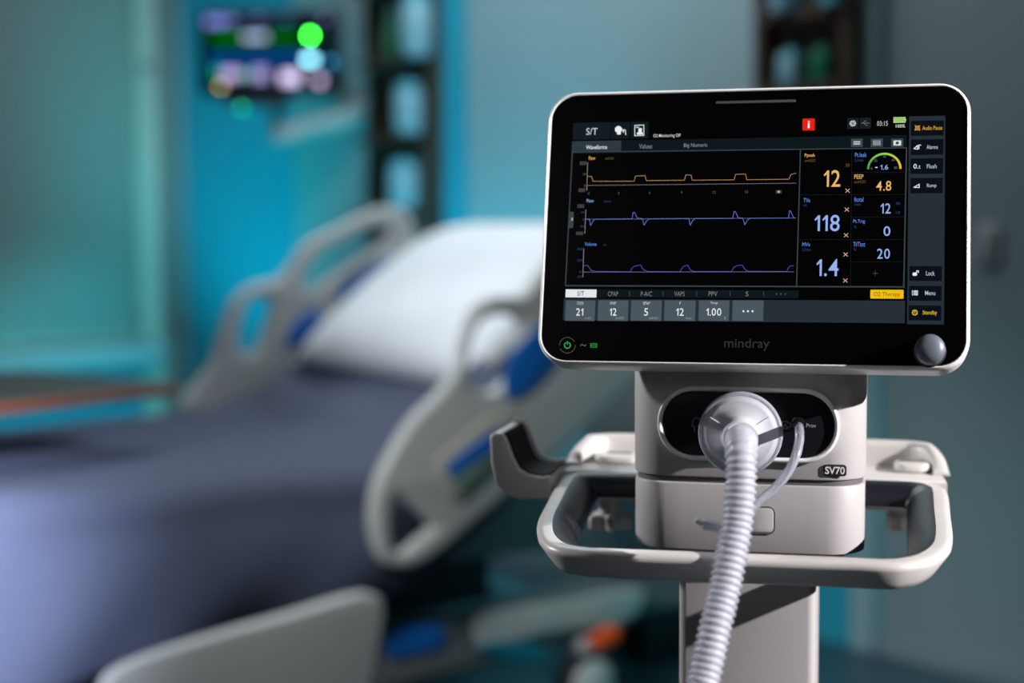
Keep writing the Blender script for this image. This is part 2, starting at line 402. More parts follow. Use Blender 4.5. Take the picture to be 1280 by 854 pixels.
mrect(258, 38, 404, 60, (0, 62, 4), 1, 'trace_band'); mrect(262, 66, 395, 79, (10, 72, 140), 1, 'trace_band', 0.0047)
for a, b, c, d, e, k in ((258, 22, 282, 32, (130, 140, 230), 1.2), (284, 22, 296, 30, (130, 140, 220), 1), (318, 21, 332, 27, (110, 110, 190), 1),
                      (352, 24, 364, 30, (60, 120, 150), 1), (404, 23, 409, 29, (130, 130, 190), 1.6), (305, 43, 334, 50, (170, 185, 225), 1.6),
                      (270, 44, 300, 48, (0, 150, 0), 1), (340, 44, 370, 48, (0, 140, 0), 1),
                      (386, 43, 391, 49, (60, 255, 60), 40), (381, 71, 394, 79, (150, 235, 255), 6), (410, 76, 415, 82, (60, 160, 220), 4),
                      (268, 82, 274, 96, (0, 190, 170), 1.5), (278, 86, 300, 98, (190, 165, 225), 1.5), (302, 90, 312, 96, (0, 200, 150), 1.6), (316, 85, 334, 100, (170, 160, 220), 1.3),
                      (352, 90, 374, 104, (215, 200, 240), 2.0), (394, 96, 404, 106, (210, 190, 235), 2.0), (272, 104, 279, 109, (220, 200, 90), 3)):
    mrect(a, b, c, d, e, k, off=0.0055)
mb = MB(); lathe(mb, [(0.003, 0), (0.007, 0.001), (0.007, 0.004), (0.003, 0.005)], 12, M.Translation(V(((303 - 336) * 5.0 / F, -0.02, (66 - 134) * 5.0 / F))) @ Tm)
mb.build('indicator_lamp', emit((0, 210, 150), 6), mon)
mb = MB(); mb.box(-0.14, 0.06, -0.03, 0.03, -MH / 2 - 0.035, -MH / 2 - 0.0005); mb.build('lower_bar', 'bed_dark', mon, bevel=0.008)
arm = thing('monitor_arm', 'pale grey jointed support arm under the wall monitor', 'bracket', WB(tB(470), 0.10, zB(470, 120)))
def armw(x, y, Y): return atY(x, y, Y) - arm.location
mb = MB(); mb.tube(smooth_poly([armw(345, 172, 5.07), armw(385, 160, 5.07), armw(430, 150, 5.03), armw(455, 135, 5.0), armw(470, 122, 4.98)], 4, False), [0.030] * 17, 12)
mb.build('lower_arm', 'arm_white', arm)
mb = MB(); mb.tube([armw(345, 172, 5.1), armw(345, 140, 5.1), armw(345, 112, 5.1)], [0.026, 0.022, 0.02], 12); mb.build('upright', 'trim_grey', arm)
mb = MB(); mb.tube([armw(472, 122, 4.97), WB(tB(474), 0.03, zB(474, 120)) - arm.location], [0.03, 0.035], 14); mb.build('wall_mount', 'trim_grey', arm)

# =================================================================== BED
Np = atY(614, 442, 2.88); Fp = atZ(316, 406, Np.z)
cv = Fp - Np; GAP = cv.length; cv.normalize(); av = V((cv.y, -cv.x, 0)); BA = math.atan2(av.y, av.x)
ORG = V((Np.x, Np.y, 0))
def bedl(P): v = P - ORG; return V((v.dot(av), v.dot(cv), P.z))
def near(x, y, c=0.0): p = bedl(atP(x, y, Np + cv * c, cv)); return (p.x, p.z)
def far(x, y): p = bedl(atP(x, y, Fp, cv)); return (p.x, p.z)
bed = thing('hospital_bed', 'grey hospital bed with raised back and blue-panelled side rails', 'bed', ORG, BA)
TX = M.Rotation(math.radians(90), 4, 'X')             # (s,z) outline -> vertical plane along the bed
def slab(c): return M.Translation(V((0, c, 0))) @ TX
no = [(487, 708), (470, 694), (461, 655), (465, 612), (482, 572), (512, 524), (548, 488), (570, 452), (579, 412), (591, 384), (612, 370), (648, 368), (664, 352), (690, 318), (735, 280), (790, 254), (826, 254), (844, 282), (846, 330), (852, 380), (850, 425), (820, 452), (793, 472), (740, 522), (690, 566), (640, 608), (590, 650), (545, 688), (515, 706)]
h1 = [(596, 404), (620, 393), (644, 398), (649, 420), (640, 450), (626, 478), (608, 490), (590, 484), (581, 470), (584, 436)]
h2 = [(488, 622), (499, 623), (535, 654), (534, 662), (500, 689), (488, 684), (485, 655)]
h3 = [(684, 352), (715, 318), (760, 292), (800, 280), (814, 292), (806, 312), (770, 338), (728, 366), (700, 384), (686, 380)]
nr = plate('side_rail', 'bed_plastic', [smooth_poly([near(*p) for p in l], 4) for l in (no, h1, h2, h3)], 0.036, 0.012, bed, slab(0.0), 3)
def npoly(pts, c=-0.0185): return [near(x, y, c) for x, y in pts]
plate('blue_inset', 'bed_blue', [smooth_poly(npoly([(634, 498), (628, 470), (640, 440), (665, 415), (690, 402), (700, 410), (700, 440), (680, 470), (655, 492)]), 3)], 0.006, 0.002, nr, slab(-0.0205))
plate('control_panel', 'bed_cream', [npoly([(543, 578), (610, 520), (640, 516), (642, 560), (572, 626), (558, 620)])], 0.008, 0.003, nr, slab(-0.0215))
plate('panel_screen', 'bed_blue', [npoly([(557, 582), (612, 540), (630, 536), (628, 556), (562, 598)], -0.0285)], 0.004, 0.001, nr, slab(-0.0285))
plate('panel_keys', 'key_green', [npoly([(563, 602), (628, 562), (628, 566), (574, 614)], -0.0285)], 0.004, 0.001, nr, slab(-0.0285))
fo = [(222, 508), (236, 488), (262, 455), (276, 412), (292, 374), (315, 356), (342, 350), (358, 336), (382, 304), (420, 284), (466, 262), (494, 260), (512, 274), (520, 302), (540, 330), (545, 352), (500, 380), (440, 440), (390, 480), (340, 505), (280, 540), (235, 535)]
f1 = [(308, 377), (326, 372), (338, 377), (336, 392), (326, 420), (316, 440), (303, 441), (296, 432), (299, 404)]
f2 = [(378, 356), (386, 330), (408, 308), (444, 290), (470, 282), (480, 288), (478, 300), (450, 322), (408, 348), (386, 362)]
fr = plate('side_rail', 'bed_plastic', [smooth_poly([far(*p) for p in l], 4) for l in (fo, f1, f2)], 0.036, 0.012, bed, slab(GAP), 3)
def fpoly(pts): return [far(x, y) for x, y in pts]
plate('blue_inset', 'bed_blue', [smooth_poly(fpoly([(355, 432), (354, 420), (366, 400), (388, 386), (396, 394), (394, 410), (376, 428)]), 3)], 0.006, 0.002, fr, slab(GAP - 0.0215))
plate('blue_inset', 'bed_blue', [fpoly([(416, 372), (424, 358), (476, 324), (492, 322), (486, 336), (424, 378)])], 0.006, 0.002, fr, slab(GAP - 0.0215))
plate('grey_grip', 'bed_frame', [fpoly([(416, 352), (452, 326), (468, 318), (466, 328), (428, 354)])], 0.006, 0.002, fr, slab(GAP - 0.0215))
HZ = 0.53                                               # height of the flat mattress top
S0 = -0.10; SL = 0.62                                   # hinge of the back section and its slope
BAK = math.atan(SL)
mb = MB(); mb.box(-1.35, S0, 0.10, GAP - 0.10, HZ - 0.17, HZ - 0.135); mb.build('deck', 'bed_frame', bed, bevel=0.004)
Tb = M.Translation(V((S0, 0, HZ - 0.17))) @ M.Rotation(-BAK, 4, 'Y')
mb = MB(); mb.box(0.005, 0.86, 0.10, GAP - 0.10, 0, 0.03, Tb); mb.build('back_section', 'bed_frame', bed, bevel=0.004)
hb = [(0.10, 0.45), (0.10, 0.95), (0.18, 1.08), (GAP - 0.18, 1.08), (GAP - 0.10, 0.95), (GAP - 0.10, 0.45)]
mb = MB(); mb.loft([[V((x, y, z)) for y, z in hb] for x in (0.84, 0.875)]); mb.build('headboard', 'bed_plastic', bed, bevel=0.01)
mb = MB(); mb.loft([[V((x, y, z)) for y, z in [(0.04, 0.30), (0.04, 0.75), (0.12, 0.86), (GAP - 0.12, 0.86), (GAP - 0.04, 0.75), (GAP - 0.04, 0.30)]] for x in (-1.46, -1.42)]); mb.build('footboard', 'bed_plastic', bed, bevel=0.01)
# lowered foot rail hanging beside the mattress
lp = [(122, 866), (150, 832), (250, 797), (360, 766), (440, 742), (470, 744), (477, 762), (472, 800), (456, 870), (430, 910), (200, 990), (130, 930)]
plate('foot_side_rail', 'bed_plastic', [smooth_poly([near(x, y, -0.055) for x, y in lp], 3)], 0.03, 0.009, bed, slab(-0.055), 3)
mb = MB(); mb.tube([(-0.62, -0.038, 0.205), (-0.62, 0.158, 0.205)], 0.014, 10); mb.build('rail_hinge', 'bed_frame', bed)
mb = MB(); mb.tube([(-0.36, -0.038, 0.205), (-0.36, 0.158, 0.205)], 0.014, 10); mb.build('rail_hinge', 'bed_frame', bed)
mb = MB(); mb.tube([(0.03, 0.02, 0.52), (0.05, 0.11, 0.42)], 0.02, 10); mb.build('rail_hinge', 'bed_frame', bed)
mb = MB(); mb.tube([(0.03, GAP - 0.02, 0.56), (0.05, GAP - 0.11, 0.42)], 0.02, 10); mb.build('rail_hinge', 'bed_frame', bed)
# chassis
bp = [(440, 800), (520, 784), (600, 766), (660, 748), (720, 733), (790, 726), (826, 742), (800, 774), (760, 792), (690, 804), (610, 832), (540, 852), (440, 872)]
be = plate('base_cover', 'bed_frame', [smooth_poly([near(x, y, 0.08) for x, y in bp], 3)], 0.06, 0.015, bed, slab(0.11), 3)
lpanel = [near(x, y, 0.078) for x, y in [(480, 796), (492, 788), (544, 780), (555, 788), (554, 802), (542, 812), (492, 822), (481, 814)]]
plate('blue_badge', 'bed_blue', [smooth_poly(lpanel, 3)], 0.006, 0.002, be, slab(0.0765))
plate('pale_cover', 'bed_plastic', [smooth_poly([near(x, y, 0.078) for x, y in [(590, 790), (600, 768), (660, 756), (700, 752), (790, 735), (800, 752), (770, 778), (700, 786), (640, 800), (604, 812)]], 3)], 0.012, 0.004, be, slab(0.0735))
mb = MB(); mb.box(-1.3, 0.62, 0.16, 0.24, 0.16, 0.23); mb.build('base_beam', 'bed_frame', bed, bevel=0.01)
mb = MB(); mb.box(-1.3, 0.62, GAP - 0.24, GAP - 0.16, 0.16, 0.23); mb.build('base_beam', 'bed_frame', bed, bevel=0.01)
mb = MB(); mb.box(0.2, 0.30, 0.245, GAP - 0.245, 0.17, 0.22); mb.build('cross_beam', 'bed_frame', bed, bevel=0.01)
mb = MB(); mb.box(-1.2, -1.1, 0.245, GAP - 0.245, 0.17, 0.22); mb.build('cross_beam', 'bed_frame', bed, bevel=0.01)
for s in (-0.95, 0.0): 
    mb = MB(); mb.box(s, s + 0.14, 0.40, 0.66, 0.225, HZ - 0.172); mb.build('lift_column', 'bed_dark', bed, bevel=0.01)
mb = MB(); mb.box(-0.36, 0.10, 0.16, 0.20, 0.245, 0.355); mb.build('shade_box', 'bed_dark', bed, bevel=0.01)  # added black box, darkens the gap and hides cyan light behind
mb = MB(); mb.box(-0.02, 0.30, 0.13, 0.155, 0.34, 0.50); mb.build('side_plate', 'bed_frame', bed, bevel=0.01)
# brake pedal bar
pd = [near(x, y, 0.05) for x, y in [(600, 812), (640, 800), (692, 815), (690, 835), (640, 830)]]
plate('foot_pedal', 'cyan_lit_pedal', [smooth_poly(pd, 3)], 0.05, 0.01, bed, slab(0.09))
cxs = near(746, 810, 0.06)[0]
def caster(s, c, first=False):
    mb = MB(); Tc = M.Translation(V((s, c, 0.062))) @ M.Rotation(math.radians(90), 4, 'X')
    lathe(mb, [(0.03, -0.022), (0.058, -0.02), (0.062, -0.008), (0.062, 0.008), (0.058, 0.02), (0.03, 0.022)], 24, Tc)
    wl = mb.build('caster_wheel', 'dark_caster', bed)
    for sd in (-1, 1):
        mb = MB(); lathe(mb, [(0.050, 0.0225 * sd), (0.052, 0.030 * sd), (0.042, 0.042 * sd), (0.01, 0.048 * sd)], 20, Tc); mb.build('wheel_cover', 'bed_plastic', wl)
    mb = MB(); mb.box(s - 0.03, s + 0.03, c - 0.03, c + 0.03, 0.125, 0.162); mb.build('caster_fork', 'bed_plastic', bed, bevel=0.012)
    mb = MB(); prism(mb, rrect(0.066, 0.04, 0.014, 4), -0.014, 0.014, 0.006, 3, M.Translation(V((s - 0.006, c - 0.075, 0.172))) @ M.Rotation(math.radians(-14), 4, 'Y')); mb.build('brake_pedal', 'orange', bed)
    mb = MB(); mb.tube([(s + 0.01, c - 0.055, 0.172), (s + 0.01, c + 0.01, 0.172)], 0.008, 8); mb.build('pedal_stem', 'bed_frame', bed)
for s, c in ((cxs, 0.10), (cxs, GAP - 0.12), (-1.2, 0.10), (-1.2, GAP - 0.12)): caster(s, c)

# mattress
def bz(s, base): return base if s < S0 else base + (s - S0) * SL
def bendz(s, base):
    r = 0.10                                           # soft bend at the hinge
    x = (s - S0)
    if x < -r: return base
    if x > r: return base + x * SL
    return base + SL * (x + r) ** 2 / (4 * r)
mt = thing('mattress', 'white sheeted mattress bent up under the pillow', 'mattress', ORG, BA)
loops = []
SS = [-1.40, -1.0, -0.5] + [S0 - 0.1 + 0.025 * k for k in range(9)] + [0.2, 0.45, 0.66]
for s in SS:
    off = 0 if s < S0 else 0.0
    b0 = bendz(s, HZ - 0.13); b1 = bendz(s, HZ)
    loops.append([V((s, 0.12 + (GAP - 0.24) * (0.5 + x), b0 + (b1 - b0) * (0.5 + y))) for x, y in rrect(1, 1, 0.0, 0)] if False else
                 [V((s, y, z)) for y, z in rrect(GAP - 0.20, b1 - b0, 0.035, 4, GAP / 2, (b0 + b1) / 2)])
mb = MB(); mb.loft(loops); mb.build('cover', 'sheet_white', mt)

# pillow leaning on the raised back
pl = thing('pillow', 'large white pillow leaning on the raised back of the bed', 'pillow', ORG, BA)
mb = MB(); n, mm = 28, 20; PW, PL, PH = 0.78, 0.52, 0.17
Tp = M.Translation(V((0.06, GAP / 2 - 0.01, bendz(0.06, HZ) + 0.012))) @ M.Rotation(-BAK - 0.06, 4, 'Y')
def pill(u, v, side):
    e = (1 - abs(u) ** 3.2) * (1 - abs(v) ** 3.2)
    h = PH * 0.5 * max(e, 0) ** 0.55
    wob = 0.003 * math.sin(7 * u + 3 * v) + 0.002 * math.sin(11 * v - 4 * u)
    k = 1 - 0.06 * (abs(u) ** 4) * (1 - abs(v)) ; k2 = 1 - 0.05 * (abs(v) ** 4) * (1 - abs(u))
    return V((PL / 2 + u * PL / 2 * k2, v * PW / 2 * k, 0.05 + (h + wob * e if side > 0 else -h * 0.55)))
vs = []; fs = []
for side in (1, -1):
    b = len(vs)
    for i in range(n + 1):
        for j in range(mm + 1): vs.append(pill(-1 + 2 * i / n, -1 + 2 * j / mm, side))
    for i in range(n):
        for j in range(mm):
            a = b + i * (mm + 1) + j; fs.append((a, a + 1, a + mm + 2, a + mm + 1))
mb.add([Tp @ v for v in vs], fs)
po = mb.build('pillow_case', 'sheet_white', pl, smooth=80)
bm = bmesh.new(); bm.from_mesh(po.data); bmesh.ops.remove_doubles(bm, verts=bm.verts, dist=0.0005); bmesh.ops.recalc_face_normals(bm, faces=bm.faces); bm.to_mesh(po.data); bm.free()

# blanket
bk = thing('blanket', 'dark blue-grey blanket covering the bed and hanging over its side', 'blanket', ORG, BA)
mb = MB(); loops = []
def hem(s):                                              # lower edge of the near side, higher towards the head
    return 0.250 + 0.085 * min(max((s + 0.85) / 0.65, 0), 1) ** 1.3 + 0.012 * math.sin(9 * s + 1)
NS = 64; s_end = 0.075
for i in range(NS + 1):
    s = -1.41 + (s_end + 1.41) * i / NS
    top = bendz(s, HZ + 0.030) + 0.006 * math.sin(5 * s) + 0.004 * math.sin(13 * s + 1) + 0.045 * min(max((s + 0.07) / 0.13, 0), 1) ** 2
    lift = 0
    hz = hem(s) if s < -0.18 else hem(-0.18) + (s + 0.18) * 0.5
    pts = []
    y0, y1 = 0.075, GAP - 0.075
    for k in range(15):                                 # near drop, hem to top
        f = k / 14
        z = hz + (top - 0.05 - hz) * f
        fold = 0.017 * (1 - f) * math.sin(10.5 * s + 2.5 * f + 0.8) + 0.007 * (1 - f) * math.sin(24 * s - 4 * f)
        bulge = -0.022 * math.sin(math.pi * min(f * 1.05, 1)) - 0.012 * (1 - f)
        pts.append(V((s, y0 - 0.012 + bulge + fold, z)))
    for k in range(1, 6):
        a = math.pi / 2 * k / 6; pts.append(V((s, y0 + 0.05 - 0.06 * math.cos(a), top - 0.05 + 0.05 * math.sin(a))))
    for k in range(17):
        f = k / 16; y = y0 + 0.06 + (y1 - y0 - 0.12) * f
        sag = 0.007 * math.sin(6 * y + 3 * s) + 0.005 * math.sin(14 * y - 7 * s)
        pts.append(V((s + (0.12 * f if i == NS else 0.12 * f * (i / NS) ** 6), y, top + sag + (0.12 * f * SL * (i / NS) ** 6 if s > S0 else 0))))
    for k in range(1, 6):
        a = math.pi / 2 * (1 - k / 6); pts.append(V((s + 0.12 * (i / NS) ** 6, y1 - 0.05 + 0.06 * math.cos(a), top - 0.05 + 0.05 * math.sin(a) + 0.07 * (i / NS) ** 6)))
    for k in range(8):
        f = k / 7; pts.append(V((s + 0.12 * (i / NS) ** 6, y1 + 0.012 + 0.01 * math.sin(9 * s) * f, top - 0.05 - 0.10 * f + 0.07 * (i / NS) ** 6)))
    loops.append(pts)
mb.loft(loops, False, False, closed=False)
bo = mb.build('cloth', 'blanket_blue', bk, smooth=80)
so = bo.modifiers.new('thickness', 'SOLIDIFY'); so.thickness = 0.008; so.offset = 1

# overbed table
tabz = 0.70
pa, pb = atZ(-230, 531, tabz), atZ(236, 480, tabz)
ex = (pb - pa).normalized(); ey = V((-ex.y, ex.x, 0)); tl, tw = 0.86, 0.52
tab = thing('overbed_table', 'overbed table with dark top and orange-brown wooden edge above the blanket', 'table', V((pb.x, pb.y, 0)), math.atan2(ex.y, ex.x))
ol = rrect(tl, tw, 0.05, 5, -tl / 2, tw / 2)
mb = MB(); prism(mb, ol, tabz - 0.018, tabz - 0.002, 0.004, 3); mb.build('edge_band', 'table_edge', tab)
mb = MB(); prism(mb, inset(ol, 0.006), tabz - 0.0015, tabz + 0.002, 0.001, 1); mb.build('table_top', 'table_top', tab)
mb = MB(); mb.box(-tl + 0.02, -tl + 0.08, 0.17, 0.25, 0.06, tabz - 0.019); mb.build('post', 'metal_grey', tab, bevel=0.006)
mb = MB(); mb.box(-tl + 0.02, -tl + 0.08, -0.10, 0.52, 0.03, 0.0595); mb.build('base_foot', 'metal_grey', tab, bevel=0.006)
for y in (-0.08, 0.50):
    mb = MB(); lathe(mb, [(0.005, -0.012), (0.015, -0.01), (0.015, 0.01), (0.005, 0.012)], 14, M.Translation(V((-tl + 0.05, y, 0.0148))) @ M.Rotation(math.radians(90), 4, 'X')); mb.build('caster', 'dark_caster', tab)

# black case on the floor by the bed head
pcs = atZ(822, 815, 0.0); 
cs = thing('black_case', 'black upright box standing on the floor behind the trolley column', 'box', atZ(815, 830, 0.0) + V((0.0, 0.1, 0)), 0.5)
mb = MB(); prism(mb, rrect(0.13, 0.16, 0.015, 4), 0.0, 0.185, 0.008); mb.build('body', 'box_black', cs)
mb = MB(); prism(mb, rrect(0.10, 0.13, 0.012, 4), 0.1855, 0.195, 0.003); mb.build('lid', 'bed_dark', cs)

# =================================================================== VENTILATOR ON ITS TROLLEY
YAW = math.radians(13.0)
O = atY(939, 600, 1.108); O.z = 0
DM = M.Translation(O) @ M.Rotation(-YAW, 4, 'Z'); DI = DM.inverted()
UY = V((math.sin(YAW), math.cos(YAW), 0))
def dev(px, py, ly=0.0): return DI @ atP(px, py, O + UY * ly, UY)        # local point on the plane y = ly
def devz(px, py, z): return DI @ atZ(px, py, z)
vent = thing('ventilator', 'ventilator with black touchscreen in a white frame, mounted on the trolley', 'ventilator', O, -YAW)
# ---- body
xl = dev(795, 560, 0.03).x; xr = dev(1083, 540, 0.03).x; bw = xr - xl; bx = (xl + xr) / 2
zb = dev(939, 690, 0.0).z; zseam = dev(939, 601, 0.0).z; ztop = dev(939, 455, 0.0).z
def bodyoutline(w, d, r, bulge, n=8):
    pts = []
    for x, y in rrect(w, d, r, n, bx, d / 2):
        if y < d * 0.5: y -= bulge * (1 - ((x - bx) / (w / 2)) ** 2) * (1 - y / (d * 0.5))
        pts.append((x, y))
    # denser front
    out = []
    for i, p in enumerate(pts):
        q = pts[(i + 1) % len(pts)]; out.append(p)
        if abs(q[0] - p[0]) > 0.03 and p[1] < d * 0.3:
            for k in range(1, 10):
                f = k / 10; x = p[0] + (q[0] - p[0]) * f; out.append((x, -bulge * (1 - ((x - bx) / (w / 2)) ** 2)))
    return out
BO = bodyoutline(bw, 0.088, 0.026, 0.0035)
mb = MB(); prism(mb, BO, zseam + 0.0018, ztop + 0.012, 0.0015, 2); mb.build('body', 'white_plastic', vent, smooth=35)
mb = MB(); prism(mb, inset(BO, 0.0022), zseam - 0.0022, zseam + 0.0017); mb.build('seam', 'seam_dark', vent, smooth=35)
BL = bodyoutline(bw - 0.001, 0.088, 0.026, 0.0035)
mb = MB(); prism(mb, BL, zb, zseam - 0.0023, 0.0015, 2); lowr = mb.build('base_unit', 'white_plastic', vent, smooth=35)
# plate frame: device x, z ; thickness along -y
def front(y): return M.Translation(V((0, y, 0))) @ TX
FY = -0.0035
def dpt(px, py, ly=FY): p = dev(px, py, ly); return (p.x, p.z)
def stadium(px0, py0, px1, py1, n=14):
    x0, z1 = dpt(px0, (py0 + py1) / 2)[0], dpt((px0 + px1) / 2, py0)[1]; x1, z0 = dpt(px1, (py0 + py1) / 2)[0], dpt((px0 + px1) / 2, py1)[1]
    return rrect(x1 - x0, z1 - z0, min(x1 - x0, z1 - z0) / 2 * 0.985, n, (x0 + x1) / 2, (z0 + z1) / 2)
so_ = stadium(822, 484, 1050, 577); si_ = inset(so_, 0.0035)
plate('panel_rim', 'frame_plastic', [so_, si_], 0.009, 0.0016, vent, front(-0.0025), 2)
pan = plate('connector_panel', 'panel_black', [inset(si_, 0.0001)], 0.006, 0.0005, vent, front(-0.0018), 1)
# badge
bo_ = stadium(1029, 581, 1058, 596); bxm = sum(p[0] for p in bo_) / len(bo_); bzm = sum(p[1] for p in bo_) / len(bo_)
badge_y = FY * (1 - ((bxm - bx) / (bw / 2)) ** 2)
brr = rrect(dpt(1058.5, 588)[0] - dpt(1029, 588)[0], dpt(1040, 581)[1] - dpt(1040, 595.5)[1], 0.0022, 4, bxm, bzm)
brot = lambda y: M.Translation(V((0, y, 0))) @ TX
slope = 2 * 0.0035 * (bxm - bx) / (bw / 2) ** 2
Tbad = M.Translation(V((bxm, badge_y - 0.0005, bzm))) @ M.Rotation(math.atan(slope), 4, 'Z') @ TX @ M.Translation(V((-bxm, -bzm, 0)))
badge = plate('model_badge', 'badge_black', [brr], 0.0014, 0.0004, vent, Tbad, 1)
# latch on the base unit
lo = [dpt(x, y) for x, y in ((925, 632), (952, 632), (960, 639), (960, 659), (952, 667), (925, 667))]
lo = rrect(0.030, 0.0205, 0.005, 5, dpt(943, 650)[0], dpt(943, 650)[1])
plate('latch_gap', 'seam_dark', [lo, inset(lo, 0.0011)], 0.0008, 0.0002, lowr, front(-0.0038), 1)
plate('latch', 'white_plastic', [inset(lo, 0.0013)], 0.0012, 0.0004, lowr, front(-0.0038), 1)
mb = MB(); prism(mb, rrect(0.16, 0.05, 0.015, 5, bx, 0.060), ztop + 0.0125, ztop + 0.11, 0.004); mb.build('screen_mount', 'white_plastic', vent)

# ---- text helper
dg0 = None
def text_mesh(s, bold=0.0):
    cu = bpy.data.curves.new('t', 'FONT'); cu.body = s; cu.size = 1; cu.resolution_u = 3; cu.offset = bold
    ob = bpy.data.objects.new('t', cu); col.objects.link(ob)
    me = bpy.data.meshes.new_from_object(ob.evaluated_get(bpy.context.evaluated_depsgraph_get()))
    bpy.data.objects.remove(ob); bpy.data.curves.remove(cu); return me
def number_mesh(s):
    # figures set one by one; the 1 gets its flag
    vs = []; fs = []; x = 0.0
    for ch in s:
        if ch == '1':
            b = len(vs); vs += [(x, 0.50, 0), (x + 0.03, 0.44, 0), (x + 0.155, 0.53, 0), (x + 0.155, 0, 0), (x + 0.255, 0, 0), (x + 0.255, 0.68, 0), (x + 0.17, 0.68, 0)]
            fs += [(b, b + 1, b + 2, b + 6), (b + 2, b + 3, b + 4, b + 5, b + 6)]; x += 0.255 + 0.11; continue
        me = text_mesh(ch, 0.004); xs = [v.co.x for v in me.vertices]; x0 = min(xs); b = len(vs)
        vs += [(v.co.x - x0 + x, v.co.y, 0) for v in me.vertices]; fs += [tuple(b + i for i in p.vertices) for p in me.polygons]
        x += max(xs) - x0 + (0.11 if ch != '.' else 0.08)
    me = bpy.data.meshes.new('n'); me.from_pydata(vs, [], fs); me.update(); return me
tcache = {}
def put_text(s, cx, cz, w, h, m, parent, T, name='screen_text', bold=0.0):
    """letters fitted into a w x h box centred at (cx, cz) of the plane given by T"""
    key = (s, bold, name == 'number_readout')
    if key not in tcache: tcache[key] = number_mesh(s) if name == 'number_readout' else text_mesh(s, bold)
    me = tcache[key].copy()
    xs = [v.co.x for v in me.vertices]; ys = [v.co.y for v in me.vertices]
    x0, x1, y0, y1 = min(xs), max(xs), min(ys), max(ys)
    me.transform(T @ M.Translation(V((cx, cz, 0))) @ M.Diagonal(V((w / (x1 - x0), h / max(y1 - y0, 1e-6), 1, 1))) @ M.Translation(V((-(x0 + x1) / 2, -(y0 + y1) / 2, 0))))
    return link(name, me, m, parent, 0)
# badge lettering
put_text('SV70', bxm, bzm, 0.0138, 0.0055, 'badge_letter', badge, Tbad @ M.Translation(V((0, 0, 0.0009))), 'badge_lettering', 0.02)
pT = front(-0.0051)
c = dpt(1014, 532, -0.005); put_text('Prox', c[0], c[1], 0.0068, 0.0027, 'panel_print', pan, pT, 'panel_lettering')
# little icons on the panel: head outline and airway port
def ring_line(pts, wd, m, parent, T, name, closed=True):
    mb = MB(); n = len(pts); L = []
    for i in range(n if closed else n - 1):
        a = V(pts[i]); b = V(pts[(i + 1) % n]); d = (b - a)
        if d.length < 1e-7: continue
        d.normalize(); nn = V((-d.y, d.x)) * wd / 2; e = d * wd * 0.3
        q = [a - e + nn, b + e + nn, b + e - nn, a - e - nn]
        mb.add([T @ V((p.x, p.y, 0)) for p in q], [(0, 3, 2, 1)])
    return mb.build(name, m, parent, 0)
hd = [(868, 540), (868, 534), (865, 532), (866, 525), (871, 522), (876, 525), (877, 531), (874, 535), (874, 540)]
ring_line([dpt(x, y, -0.005) for x, y in hd], 0.0004, 'panel_print', pan, pT, 'panel_icon', False)
ring_line([dpt(x, y, -0.005) for x, y in [(978, 527), (985, 527), (985, 529), (988, 529), (988, 534), (985, 534), (985, 536), (978, 536)]], 0.0004, 'panel_print', pan, pT, 'panel_icon')
ring_line([dpt(x, y, -0.005) for x, y in [(979, 536), (982, 530), (984, 536)]], 0.0004, 'panel_print', pan, pT, 'panel_icon', False)
# sensing port
pp = dev(998, 527, -0.005)
mb = MB(); lathe(mb, [(0.0045, 0), (0.0045, 0.006), (0.003, 0.0065)], 16, M.Translation(V((pp.x, -0.0055, pp.z))) @ TX); mb.build('sensing_port', 'panel_black', vent)
fc = dev(926, 541, -0.03)
mb = MB(); lathe(mb, [(0.013, 0.0005), (0.013, 0.016), (0.011, 0.0165)], 20, M.Translation(V((fc.x, -0.005, fc.z))) @ TX); mb.build('outlet_port', 'panel_black', vent)

# ---- touchscreen: its own tilted frame
SY, ST = 0.23898, 0.24157
sc_c = atY(938.7, 275.05, 1.10)
su = V((math.cos(SY), -math.sin(SY), 0)); bkv = V((math.sin(SY), math.cos(SY), 0))
sv = V((0, 0, math.cos(ST))) + bkv * math.sin(ST); sn = su.cross(sv).normalized()
SM = M.Translation(sc_c) @ M((su, sv, sn)).transposed().to_4x4()      # local: x right, y up, z towards the viewer
LM = DI @ SM; SI = SM.inverted()
def sp(px, py, off=0.0): 
    p = SI @ atP(px, py, sc_c + sn * off, sn); return p.x, p.y
gl = (sp(684, 280)[0] + sp(676, 420)[0]) / 2; gr = (sp(1209.6, 145)[0] + sp(1206, 347)[0]) / 2
gt = sp(940, 113.8)[1]; gb = sp(940, 454)[1]
gw, gh, gx, gy = gr - gl, gt - gb, (gl + gr) / 2, (gt + gb) / 2
glass = rrect(gw, gh, 0.0185, 10, gx, gy)
LIP = 0.0030
outer = rrect(gw + 2 * LIP, gh + 2 * LIP, 0.0185 + LIP, 10, gx, gy)
mb = MB()
prof = [(0.016, -0.046), (0.006, -0.044), (0.001, -0.034), (0.0, -0.026), (0.0, -0.0035), (0.0004, -0.0018), (0.0013, -0.0005), (0.0022, 0.0), (0.0028, -0.0004), (0.0029, -0.0035)]
mb.loft([[LM @ V((x, y, z)) for x, y in (inset(outer, d) if d else outer)] for d, z in prof])
mb.build('screen_frame', 'frame_plastic', vent, smooth=50)
mb = MB(); prism(mb, inset(glass, 0.0001), -0.0034, -0.0008, 0.0003, 1, LM); scr = mb.build('touchscreen', 'black_glass', vent, smooth=30)
Z0 = -0.0007
def Tz(k): return LM @ M.Translation(V((0, 0, Z0 + 0.00003 * k)))
PXM = (sp(940, 280)[0] - sp(840, 280)[0]) / 100            # metres per pixel near the middle
